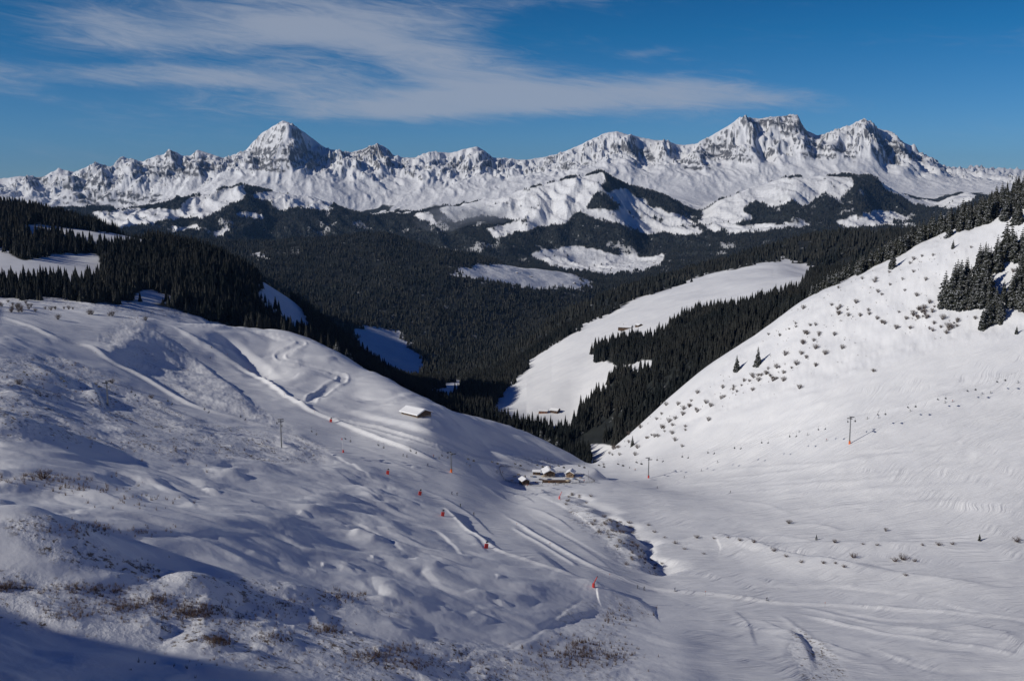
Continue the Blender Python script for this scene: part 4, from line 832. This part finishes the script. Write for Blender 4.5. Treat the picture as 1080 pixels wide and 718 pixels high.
def house(name, loc, rz, W, L_, wall_h, pitch, label, cat, wallm=WOOD, snow=0.5, eave=0.9, group=None, stone=0.0, chimney=True, balcony=False, sink=1.0):
    """ridge along local y; gables at +-y"""
    t = empty(name, loc, rz, label, cat, group); hw, hl = W/2, L_/2; rh = hw*math.tan(R_(pitch)); z0 = -sink
    m = MB(); m.prism([(-hw, z0), (hw, z0), (hw, wall_h), (0, wall_h+rh), (-hw, wall_h)], -hl, hl); m.build('wall', wallm, t)
    if stone: MB().box((0, 0, (z0+stone)/2), (W+.12, L_+.12, stone-z0)).build('stone_base', STONE, t)
    th = .22; ex = hw+eave; k = math.tan(R_(pitch)); zt = wall_h+rh; oh = hl+eave
    m = MB(); m.prism([(-ex, zt-ex*k+.03), (0, zt+.03), (ex, zt-ex*k+.03), (ex, zt-ex*k+th), (0, zt+th), (-ex, zt-ex*k+th)], -oh, oh); rf = m.build('roof', WOOD, t)
    m = MB(); b = .12; m.prism([(-ex-b, zt-ex*k+th-.05), (-ex*.5, zt-ex*k*.5+th+.003), (0, zt+th+.003), (ex*.5, zt-ex*k*.5+th+.003), (ex+b, zt-ex*k+th-.05), (ex+b*.5, zt-ex*k+th+snow*.85), (ex*.5, zt-ex*k*.5+th+snow), (hw*.15, zt+th+snow*.93), (-hw*.15, zt+th+snow*.93), (-ex*.5, zt-ex*k*.5+th+snow), (-ex-b*.5, zt-ex*k+th+snow*.85)], -oh-.1, oh+.1)
    m.build('roof_snow', SNOWCAP, t)
    if chimney: MB().box((hw*.35, hl*.3, zt+.5), (.8, .8, 2.0)).build('chimney', STONE, rf); 
    for s in (-1, 1):                                                   # windows and door of the gables
        for x in ((-hw*.45, hw*.45) if W > 6 else (hw*.4,)):
            w = MB().box((x, s*(hl+.03), wall_h*.55+.3), (W*.11, .08, wall_h*.32)).build('window', GLASS, t)
            MB().box((x, s*(hl+.05), wall_h*.55+.3+wall_h*.19), (W*.15, .12, .12)).box((x, s*(hl+.05), wall_h*.55+.3-wall_h*.19), (W*.15, .12, .12)).build('frame', WOODL, w)
        MB().box((0, s*(hl+.03), z0+.5*(wall_h*.62-z0)), (W*.12, .1, wall_h*.62-z0)).build('door', WOODL if wallm is WOOD else WOOD, t)
    n = max(2, int(L_/4))
    for s in (-1, 1):
        for i in range(n):
            y = -hl+L_*(i+.5)/n; MB().box((s*(hw+.03), y, wall_h*.55), (.08, 1.0, wall_h*.36)).build('window', GLASS, t)
    if balcony:
        m = MB().box((0, -hl-.75, wall_h*.98), (W*.95, 1.5, .15)); 
        m.build('balcony', WOOD, t); m = MB()
        for i in range(13): m.box((-W*.46+W*.92*i/12, -hl-1.45, wall_h*.98+.55), (.08, .06, .9))
        m.box((0, -hl-1.45, wall_h*.98+1.02), (W*.95, .1, .12)); m.build('railing', WOOD, t)
    return t
def at(px, py, **k):
    c = cast(px, py, **k); assert c is not None, (px, py); return c

# the snow-laden chalet on the left shoulder
c = at(439, 437, tmax=9.8)
house('chalet', (c.x, c.y, c.z-.6), R_(46), 12.0, 16.5, 2.6, 21, 'old wooden chalet half buried under a thick white roof on the left shoulder', 'chalet', WOOD, 0.75, 1.1, chimney=False, sink=3, stone=.9)
# mountain restaurant at the bottom of the bowl
c = at(579, 503); house('restaurant', (c.x, c.y+4, c.z-.2), R_(8), 6.6, 8.5, 3.0, 27, 'largest wooden restaurant hut with snowy gable roof behind its terrace', 'restaurant', WOODL, 0.45, .9, balcony=True, stone=1.2)
c = at(602, 503); house('wooden_hut', (c.x, c.y+2, c.z-.1), R_(-14), 4.8, 6, 2.8, 28, 'second wooden hut right of the restaurant, with pale timber gable', 'hut', WOODL, 0.35, .6, chimney=False)
c = at(553, 510); house('wooden_hut', (c.x, c.y, c.z-.1), R_(20), 4.6, 6, 2.7, 26, 'small dark hut at the front left of the restaurant terrace', 'hut', WOOD, 0.3, .5, stone=.8)
c = at(566, 500); house('wooden_hut', (c.x, c.y, c.z-.1), R_(80), 3.2, 4.5, 2.2, 22, 'low dark shed tucked against the left of the restaurant', 'shed', WOOD, 0.2, .4, chimney=False)
# terrace: deck, tables, umbrellas
c0 = at(586, 507)
dk = empty('terrace_deck', (c0.x, c0.y-2, c0.z), 0, 'dark timber terrace deck in front of the restaurant with railing', 'deck')
MB().box((0, 0, .25), (17, 6, .5)).build('deck_boards', WOOD, dk); m = MB()
for i in range(12): m.box((-8.4+16.8*i/11, -2.95, 1.0), (.12, .12, 1.0))
m.box((0, -2.95, 1.5), (17, .1, .1)); m.build('railing', WOOD, dk)
def table(px, py, i):
    c = at(px, py); t = empty('picnic_table', c, g2.uniform(-.5, .5), 'wooden picnic table on the snowy restaurant terrace', 'table', 'picnic tables of the restaurant')
    MB().box((0, 0, .76), (1.9, .8, .07)).build('table_top', WOODL, t)
    for s in (-1, 1):
        MB().box((0, s*.7, .46), (1.9, .3, .06)).build('bench', WOODL, t); MB().box((s*.7, 0, .37), (.08, 1.3, .08)).box((s*.7, .2, .38), (.08, .08, .7)).box((s*.7, -.2, .38), (.08, .08, .7)).build('leg', WOOD, t)
for i, (x, y) in enumerate([(570,506),(575,508),(582,509),(589,509.5),(596,509),(601,507),(566,509),(608,506),(612,504),(561,503),(543,503),(540,507),(547,501)]): table(x, y, i)
def umbrella(px, py, m_, lb):
    c = at(px, py); t = empty('parasol', c, 0, lb, 'parasol', 'parasols on the terrace'); MB().rod((0, 0, -.2), (0, 0, 2.6), .04).build('pole', WHITE, t)
    b = MB(); b.rod((0, 0, 2.1), (0, 0, 2.75), 1.7, .05, 8); b.build('canopy', m_, t)
for x, y, m_, lb in [(573,505.5,BEIGE,'beige parasol over the tables left of the deck'),(592,505,BLUE,'dark blue parasol between the restaurant and the second hut'),(606,508,BLUE,'dark blue parasol at the front right of the terrace'),(564,506,BLUE,'dark blue parasol near the small front hut'),(599,510,BEIGE,'beige parasol at the front edge of the terrace')]: umbrella(x, y, m_, lb)
# oval net fence round the terrace
def oval_fence():
    cf = at(577, 505.5); t = empty('net_fence', cf, 0, 'long low dark net fence running round the restaurant terrace', 'fence')
    pts = []
    for i in range(60):
        a = 6.283*i/60; x, y = cf.x+30.5*math.cos(a), cf.y+(20 if math.sin(a) > 0 else 17)*math.sin(a); pts.append(Vector((x-cf.x, y-cf.y, ground_z(x, y)-cf.z)))
    net = MB()
    for i in range(60):
        a, b = pts[i], pts[(i+1) % 60]
        if i not in (44, 45): 
            for h in (.25, .5, .75, 1.0, 1.2): net.rod(a+Vector((0, 0, h)), b+Vector((0, 0, h)), .028, seg=4)
            for q in (0.25, .5, .75): p = a.lerp(b, q); net.rod(p+Vector((0, 0, .2)), p+Vector((0, 0, 1.2)), .02, seg=4)
        pp = bpy.data.meshes.get('fence_post') or MB().rod((0, 0, -.3), (0, 0, 1.35), .06, seg=6).mesh('fence_post', WOOD); o = link('post', pp, t); o.location = a
    net.build('net', DARK, t)
oval_fence()
c = at(620.5, 506); t = empty('flag_pole', c, 0, 'thin dark pole standing at the right end of the restaurant fence', 'pole'); MB().rod((0, 0, -.3), (0, 0, 6.2), .09, .06).build('mast', DARK, t); MB().rod((0, 0, 6.2), (0, 0, 6.35), .14).build('cap', DARK, t)
# far farm buildings
c = at(663, 346, tmin=9.9); house('farmhouse', (c.x-6, c.y, c.z-1), R_(70), 13, 22, 3.5, 24, 'dark farmhouse high on the sunny meadow beyond the gully', 'farmhouse', WOOD, 0.12, 1.2, sink=3)
c = at(674, 344, tmin=9.9); house('barn', (c.x, c.y, c.z-1), R_(20), 9, 12, 3.5, 26, 'small dark barn close behind the farmhouse on the sunny meadow', 'barn', WOOD, 0.12, .8, chimney=False, sink=3)
c = at(573, 435, tmin=9.9); house('barn', (c.x, c.y, c.z-1), R_(80), 8, 12, 4.2, 24, 'reddish brown barn at the foot of the sunny meadow, left of its twin', 'barn', plain('red_brown_wood', (.22, .11, .07), .85), .1, .8, chimney=False, sink=2)
c = at(584, 434.5, tmin=9.9); house('barn', (c.x+2, c.y, c.z-1), R_(60), 9, 11, 4.5, 28, 'dark roofed barn at the foot of the sunny meadow, right of its reddish twin', 'barn', WOOD, 0.02, .9, chimney=False, sink=2)
for i, (x, y, w, lb) in enumerate([(645,283,14,'tiny chalet on the bright pasture in the far valley'),(690,277,14,'farm building at the right end of the far valley pasture'),(560,292,12,'small barn on the snowy clearing in the middle of the dark woods'),(606,299,14,'larger farm building at the right end of the clearing in the dark woods'),(545,288,10,'little hut at the upper left of the clearing in the dark woods')]):
    c = cast(x, y, tmin=KI['P'])
    if c: house('chalet', (c.x, c.y, c.z-1), i*1.1, w*.8, w, 4, 26, lb, 'chalet', WOOD, .15, 1.0, chimney=False, sink=4)

# ---------------------------------------------------------------- chair lift
PYL = []
def pylon(px, pyb, pyt, rz, pad, label):
    c = at(px, pyb, tmax=9.8); h = (pyb-pyt)/F_PX*c.length*1.0
    t = empty('lift_pylon', c, rz, label, 'lift pylon', 'pylons of the chair lift')
    MB().rod((0, 0, -.8), (0, 0, h), .34, .20, 12).build('mast', STEEL, t)
    MB().box((0, 0, h-.15), (5.2, .34, .34), bev=.04).rod((0, 0, h-1.6), (1.7, 0, h-.25), .09).rod((0, 0, h-1.6), (-1.7, 0, h-.25), .09).build('cross_arm', STEEL, t)
    for s in (-1, 1):
        w = MB().box((s*2.4, 0, h-.38), (.16, 3.0, .26), bev=.03).build('sheave_assembly', DARK, t); q = MB()
        for k in range(6): q.rod((s*2.4-.14, -1.3+k*.52, h-.18), (s*2.4+.14, -1.3+k*.52, h-.18), .22, seg=10)
        q.build('wheel', DARK, w)
    m = MB()
    for k in range(int(h/.4)-2): m.rod((-.22, -.42, .9+k*.4), (.22, -.42, .9+k*.4), .025, seg=5)
    m.rod((-.22, -.42, .6), (-.22, -.34, h-.5), .03, seg=5).rod((.22, -.42, .6), (.22, -.34, h-.5), .03, seg=5); m.build('ladder', STEEL, t)
    if pad: MB().rod((0, 0, -.5), (0, 0, 1.9), .62, .6, 14).build('padding', pad, t)
    PYL.append((Vector(c)+Vector((0, 0, h-.1)), rz)); return t
line = [(114,428,404,None,'leftmost chair lift pylon, standing among hummocks on the left slope'),(297,472,443,None,'chair lift pylon on the left slope above the snowmaking lances, with broad cross arm'),(476,498,477,ORANGE,'chair lift pylon with orange padded foot between chalet and restaurant'),
        (684,504,483,RED,'chair lift pylon with red padded foot right of the restaurant'),(896,468,441,ORANGE,'chair lift pylon with orange padded foot on the right slope')]
bases = [at(a, b, tmax=9.8) for a, b, *_ in line]
for i, (a, b, t_, pd, lb) in enumerate(line):
    p, q = bases[max(0, i-1)], bases[min(len(bases)-1, i+1)]; d = (q-p); pylon(a, b, t_, math.atan2(d.y, d.x)-math.pi/2, pd, lb)
c = at(1085, 408, tmax=9.8); PYL.append((c+Vector((0, 0, 12)), PYL[-1][1])); c = at(-60, 395, tmax=9.8); PYL.insert(0, (c+Vector((0, 0, 11)), PYL[0][1]))
def rope(side):
    pts = []
    for (p, rz) in PYL: pts.append(p+Vector((math.cos(rz), math.sin(rz), 0))*2.4*side)
    out = []
    for a, b in zip(pts[:-1], pts[1:]):
        L_ = (b-a).length; n = max(6, int(L_/6)); sag = L_*L_/8/900.0
        for k in range(n): f = k/n; q = a.lerp(b, f); q.z -= 4*sag*f*(1-f); out.append(q)
    out.append(pts[-1]); return out
ropes = [rope(-1), rope(1)]
for s, r in enumerate(ropes):
    m = MB()
    for a, b in zip(r[:-1], r[1:]): m.rod(a, b, .015, seg=4)
    m.build('lift_cable', DARK, label=('far' if s else 'near')+' side steel haul cable strung over the chair lift pylons', cat='cable')
def make_chair():
    t = empty('lift_chair', (0, 0, 0), 0, 'empty dark chair hanging from the chair lift cable', 'lift chair', 'chairs hanging on the chair lift')
    MB().rod((0, 0, .02), (0, 0, -.35), .06, seg=6).rod((0, 0, -.3), (0, -.35, -1.2), .045, seg=6).rod((0, -.35, -1.2), (0, -.35, -2.0), .045, seg=6).rod((-.85, -.35, -2.0), (.85, -.35, -2.0), .045, seg=6).build('hanger', STEEL, t)
    MB().box((0, 0, -2.75), (1.9, .5, .1), bev=.03).build('seat', DARK, t); MB().box((0, -.3, -2.35), (1.9, .08, .75), rot=Matrix.Rotation(R_(-8), 4, 'X'), bev=.03).build('backrest', DARK, t)
    MB().rod((-.95, -.3, -2.0), (-.95, .3, -2.75), .035, seg=5).rod((.95, -.3, -2.0), (.95, .3, -2.75), .035, seg=5).rod((-.9, .45, -2.4), (.9, .45, -2.4), .035, seg=5).build('safety_bar', STEEL, t)
    return t
proto = make_chair(); first = True
def copy_tree(o, parent=None):
    c = o.copy(); COL.objects.link(c); c.parent = parent
    for ch in list(o.children): copy_tree(ch, c)
    return c
for s, r in enumerate(ropes):
    acc = 3.0*s
    for a, b in zip(r[:-1], r[1:]):
        L_ = (b-a).length
        while acc < L_:
            p = a.lerp(b, acc/L_); u, v = world2px(p.x, p.y, p.z)
            if 0 < float(u) < 1080:
                o = proto if first else copy_tree(proto); first = False; o.location = p; d = b-a; o.rotation_euler = (0, 0, math.atan2(d.y, d.x)-math.pi/2+(math.pi if s else 0))
            acc += 19.0
        acc -= L_

# ---------------------------------------------------------------- snowmaking guns with red mats, lances, marker poles
def snow_gun(px, py, label, kind=0, m_=RED):
    c = at(px, py, tmax=9.8); t = empty('snow_gun', c, g2.uniform(-.4, .4), label, 'snow gun')
    if kind == 0:
        MB().box((0, 0, .95), (1.5, .55, 2.0), rot=Matrix.Rotation(R_(8), 4, 'Y'), bev=.12).build('crash_mat', m_, t); MB().rod((0, 0, -.3), (.25, 0, 2.7), .09).build('stand', STEEL, t); MB().rod((-.15, -.1, 2.55), (.75, -.1, 2.8), .32, .4, 12).build('fan_barrel', DARK, t)
    elif kind == 1:
        MB().rod((0, 0, -.3), (0, 0, 1.5), .55, .5, 12).build('crash_mat', m_, t); MB().rod((0, 0, 1.4), (1.3, 0, 4.2), .22, .16, 10).build('lance', m_, t); MB().rod((1.3, 0, 4.15), (1.42, 0, 4.5), .2, .16, 8).build('nozzle_head', DARK, t)
    else:
        MB().rod((0, 0, -.3), (0, 0, 1.4), .5, .45, 12).build('crash_mat', m_, t); MB().rod((0, 0, 1.3), (-.5, 0, 7.4), .10, .07, 8).build('lance', WHITE, t); MB().rod((-.5, 0, 7.2), (-.6, 0, 8.1), .3, .22, 8).build('nozzle_head', RED, t)
snow_gun(349, 445, 'dark red matted snow gun at the edge of the upper piste below the bend', 0); snow_gun(362, 477, 'tall pale snowmaking lance with red foot right of the second lift pylon', 2); snow_gun(409, 500, 'red matted snow gun alone on the slope left of the orange footed pylon', 0)
snow_gun(443, 522, 'red matted snow gun just above the start of the snow bank', 0); snow_gun(467, 544, 'red matted snow gun beside the upper part of the snow bank', 0); snow_gun(513, 578, 'red matted snow gun at the lower end of the snow bank', 0)
snow_gun(626, 619, 'leaning bright red snow lance beside the piste above the hollow', 1); snow_gun(590, 526, 'pinkish red snow gun on the knoll in front of the restaurant', 1, PINK); 
# ---------------------------------------------------------------- skiers
def person_mesh(name, jacket, trousers, pose=0):
    """one skinned figure 1.75 m tall, facing +x, on skis"""
    k = .18 if pose == 0 else .05
    J = {'pel': (-.05, 0, .92), 'ch': (.08+k*.4, 0, 1.26), 'nk': (.14+k*.6, 0, 1.45), 'hd': (.18+k*.7, 0, 1.60), 'top': (.17+k*.7, 0, 1.72)}
    pts = [J['pel'], J['ch'], J['nk'], J['hd'], J['top']]; rad = [.15, .18, .065, .105, .08]; ed = [(0, 1), (1, 2), (2, 3), (3, 4)]; mats = []
    for s in (-1, 1):
        b = len(pts); pts += [(-.04, s*.10, .85), (.10+k*.5, s*.12, .48), (-.02, s*.13, .10), (.17, s*.13, .05)]; rad += [.10, .075, .065, .05]; ed += [(0, b), (b, b+1), (b+1, b+2), (b+2, b+3)]
        b = len(pts); pts += [(.10+k*.4, s*.20, 1.37), (.05+k, s*.32, 1.12), (.30+k, s*.34, 1.02), (.36+k, s*.33, 1.0)]; rad += [.075, .055, .04, .04]; ed += [(1, b), (b, b+1), (b+1, b+2), (b+2, b+3)]
    me = bpy.data.meshes.new(name+'_cage'); me.from_pydata(pts, ed, []); o = bpy.data.objects.new('tmp', me); COL.objects.link(o)
    sk = o.modifiers.new('s', 'SKIN'); sk.use_smooth_shade = True
    for i, v in enumerate(me.skin_vertices[0].data): v.radius = (rad[i], rad[i]); v.use_root = (i == 0)
    sb = o.modifiers.new('d', 'SUBSURF'); sb.levels = 2; sb.render_levels = 2
    dg = bpy.context.evaluated_depsgraph_get(); m = bpy.data.meshes.new_from_object(o.evaluated_get(dg)); bpy.data.objects.remove(o); m.name = name
    for q in (jacket, trousers, SKIN, DARK): m.materials.append(q)
    for p in m.polygons:
        c = p.center; p.use_smooth = True
        p.material_index = 2 if (1.5 < c.z < 1.63 and c.x > .2+k*.5) else 3 if c.z > 1.5 else 3 if c.z < .2 else 1 if c.z < .9 else 3 if c.x > .28+k and c.z < 1.2 else 0
    return m
SKIN = plain('skin', (.5, .3, .22), .6)
JK = {'red': (.45, .04, .04), 'navy blue': (.03, .05, .14), 'black': (.02, .02, .022), 'dark green': (.03, .08, .05), 'orange': (.6, .2, .04), 'grey': (.15, .16, .17), 'bright blue': (.04, .16, .42)}
JM = {k: plain(k.replace(' ', '_')+'_jacket', v, .7) for k, v in JK.items()}; TRO = plain('dark_trousers', (.025, .027, .035), .8)
BODY = {(k, p): person_mesh('skier_body', JM[k], TRO, p) for k in JK for p in (0, 1)}
SKI = MB().box((.1, 0, .02), (1.7, .09, .03)).box((.98, 0, .06), (.18, .09, .03), rot=Matrix.Rotation(R_(-28), 4, 'Y')).mesh('ski', DARK); POLE = MB().rod((0, 0, 0), (-.5, 0, -.95), .015, seg=5).rod((-.45, 0, -.86), (-.46, 0, -.88), .05, seg=8).mesh('ski_pole', STEEL)
def skier(px, py, col, rz, label, pose=0, group=None):
    c = at(px, py, tmax=9.8); o = link('person', BODY[(col, pose)], label=label, cat='person', group=group, loc=(c.x, c.y, c.z)); o.rotation_euler = (0, 0, rz)
    for s in (-1, 1):
        a = link('ski', SKI, o); a.location = (.05, s*.13, 0)
        p = link('ski_pole', POLE, o); p.location = (.38+(.18 if pose == 0 else .05), s*.34, 1.0)
SK = [(672,620,'grey',-.5,'skier in grey crouching on the piste, leftmost of the three at the gully end',0),(679,622,'black',-.7,'skier in black just right of the leftmost of the three at the gully end',0),(711.5,623,'navy blue',-.3,'skier in navy leading the three past the end of the gully',1),
 (808.5,633,'black',-.6,'lone skier in black on the broad lower piste casting a clear shadow',1),(476.5,521,'navy blue',-1.0,'skier in navy standing on the piste above the snow bank',1),(482,522,'black',-1.2,'skier in black right beside the navy one above the snow bank',0),(485.5,534,'dark green',-1.0,'slim skier in dark green on the piste below the pair',1),(499.5,543,'black',-.9,'skier in black lowest of the group right of the snow bank',0),
 (223,367,'black',-.9,'upper of two tiny skiers on the groomed lane high on the left',0),(222,378,'navy blue',-1.0,'lower of two tiny skiers on the groomed lane high on the left',0),(425,481,'black',-.6,'skier in black on the track below the chalet',0),(429,482,'grey',-.6,'skier in grey close behind the black one on the track below the chalet',1),
 (457,482,'red',-.6,'skier in a red jacket left of the orange footed pylon',0),(463,484,'black',-.5,'skier in black between the red one and the orange footed pylon',1),(451,491,'navy blue',-.7,'skier in navy low on the left of the orange footed pylon',0),(492,489,'bright blue',-.4,'skier in bright blue right of the orange footed pylon',0),(495.5,492,'black',-.4,'skier in black just below the bright blue one',1),
 (524,498,'black',-.2,'skier in black arriving at the left tip of the restaurant fence',0),(530,499,'red',-.2,'skier in red at the left tip of the restaurant fence',1),(693.5,515,'grey',2.6,'skier in grey on the flat below the red footed pylon',0),(722,504,'black',2.8,'skier in black right of the red footed pylon',0),(740,497,'navy blue',2.7,'skier in navy gliding left across the foot of the right slope',0),
 (664,494,'black',-1.2,'skier in black left of the red footed pylon',0),(670,496,'orange',2.4,'skier in an orange jacket left of the red footed pylon',1),(757,488,'black',2.8,'skier in black on the lower traverse of the right slope',0),(843,456,'navy blue',2.9,'skier in navy on the traverse left of the right slope pylon',0),(852,459,'black',2.9,'skier in black on the traverse left of the right slope pylon',1),
 (872,465,'red',2.9,'skier in red below the traverse just left of the right slope pylon',0),(915,442,'black',2.9,'skier in black on the traverse just right of the right slope pylon',0),(927,441,'bright blue',2.9,'skier in bright blue on the traverse right of the right slope pylon',0),(960,434,'dark green',2.9,'skier in dark green higher along the traverse of the right slope',1),(997,425,'black',2.9,'skier in black far along the traverse towards the right',0),(1005,424,'red',2.9,'skier in red beside the black one far along the traverse',0),
 (1036,416,'navy blue',2.9,'skier in navy near the right end of the traverse',0),(1045,415,'grey',2.9,'skier in grey near the right end of the traverse',1),(1074,404,'black',2.9,'rightmost skier in black on the traverse near the frame edge',0),(770,520,'black',-.2,'skier in black crossing the flat below the right slope',0)]
for a in SK: skier(*a)
for i, (x, y, col, lb) in enumerate([(556,513,'red','visitor in red in front of the small front hut'),(560,512,'black','visitor in black beside the one in red at the small front hut'),(548,512,'bright blue','visitor in bright blue at the left of the small front hut'),(572,510,'black','visitor in black at the front edge of the terrace'),(579,510,'orange','visitor in orange at the front edge of the terrace'),(586,511,'navy blue','visitor in navy at the middle of the terrace edge'),(595,511,'grey','visitor in grey at the right of the terrace edge'),(611,509,'black','visitor in black near the right end of the terrace'),(616,508,'red','visitor in red near the pole at the right end of the fence')]):
    c = at(x, y); o = link('person', BODY[(col, 1)], label=lb, cat='person', loc=c); o.rotation_euler = (0, 0, g2.uniform(0, 6))
# thin marker poles along the pistes
mp = MB().rod((0, 0, -.3), (0, 0, 2.0), .04, seg=6).mesh('marker_pole', DARK); mpt = MB().box((0, 0, 1.9), (.3, .05, .3)).mesh('marker_disc', ORANGE)
for x, y in [(262,392),(300,418),(332,436),(240,376),(212,356),(150,345),(545,556),(580,577),(643,610),(744,628),(870,640)]:
    c = at(x, y, tmax=9.8); t = empty('piste_marker', c, 0, 'thin dark piste marker pole with small orange disc at the edge of a groomed run', 'marker pole', 'marker poles along the pistes'); link('pole', mp, t); link('disc', mpt, t)

# ---------------------------------------------------------------- the air over the far valleys
def haze():
    zlo = float(Z.min())-1; zhi = float(Z.max())+12
    m = bpy.data.materials.new('haze'); m.use_nodes = True; nt = m.node_tree; nt.nodes.clear(); o_ = nt.nodes.new('ShaderNodeOutputMaterial'); v = nt.nodes.new('ShaderNodeVolumePrincipled')
    v.inputs['Color'].default_value = (0.28, 0.55, 1.0, 1); v.inputs['Density'].default_value = HAZE_DENSITY; v.inputs['Anisotropy'].default_value = 0.1
    nt.links.new(v.outputs[0], o_.inputs['Volume'])
    b = MB(); b.box((0, 0, (zlo+zhi)/2), (64000, 64000, zhi-zlo)); ob = b.build('haze', m, label='thin blue haze of the far valleys', cat='haze', kind='stuff')
HAZE_DENSITY = 1.25e-5
haze()

# low mist caught against the wooded foothill
def mist():
    u, v = px2ray(492, 228); D = 7500; c = Vector((float(u)*D, D, float(v)*D))
    bm = bmesh.new(); bmesh.ops.create_icosphere(bm, subdivisions=4, radius=1)
    for w in bm.verts:
        k = 1+.35*math.sin(w.co.x*5+1)*math.cos(w.co.z*4); w.co = Vector((w.co.x*420, w.co.y*260*k, w.co.z*95*k+w.co.x*60))
    me = bpy.data.meshes.new('low_cloud'); bm.to_mesh(me); bm.free()
    m = bpy.data.materials.new('mist'); m.use_nodes = True; nt = m.node_tree; nt.nodes.clear(); N = nt.nodes.new; L = nt.links.new
    o_ = N('ShaderNodeOutputMaterial'); vp = N('ShaderNodeVolumePrincipled'); vp.inputs['Color'].default_value = (.85, .9, 1, 1); vp.inputs['Anisotropy'].default_value = .2
    tc = N('ShaderNodeTexCoord'); mp_ = N('ShaderNodeMapping'); mp_.inputs['Scale'].default_value = (.006, .008, .016); L(tc.outputs['Object'], mp_.inputs[0])
    n = N('ShaderNodeTexNoise'); n.inputs['Detail'].default_value = 4; n.inputs['Scale'].default_value = 1; L(mp_.outputs[0], n.inputs['Vector'])
    sc = N('ShaderNodeVectorMath'); sc.operation = 'MULTIPLY'; sc.inputs[1].default_value = (1/420, 1/260, 1/110); L(tc.outputs['Object'], sc.inputs[0])
    ln = N('ShaderNodeVectorMath'); ln.operation = 'LENGTH'; L(sc.outputs[0], ln.inputs[0])
    a = N('ShaderNodeMath'); a.operation = 'SUBTRACT'; L(n.outputs['Fac'], a.inputs[0]); b = N('ShaderNodeMath'); b.operation = 'MULTIPLY'; L(ln.outputs['Value'], b.inputs[0]); b.inputs[1].default_value = .42; L(b.outputs[0], a.inputs[1])
    r = N('ShaderNodeMapRange'); L(a.outputs[0], r.inputs[0]); r.inputs[1].default_value = .08; r.inputs[2].default_value = .5; r.inputs[4].default_value = .0045; L(r.outputs[0], vp.inputs['Density']); L(vp.outputs[0], o_.inputs['Volume'])
    me.materials.append(m); link('low_cloud', me, label='thin grey wisp of low cloud against the dark wooded foothill', cat='cloud', kind='stuff', loc=c)
mist()
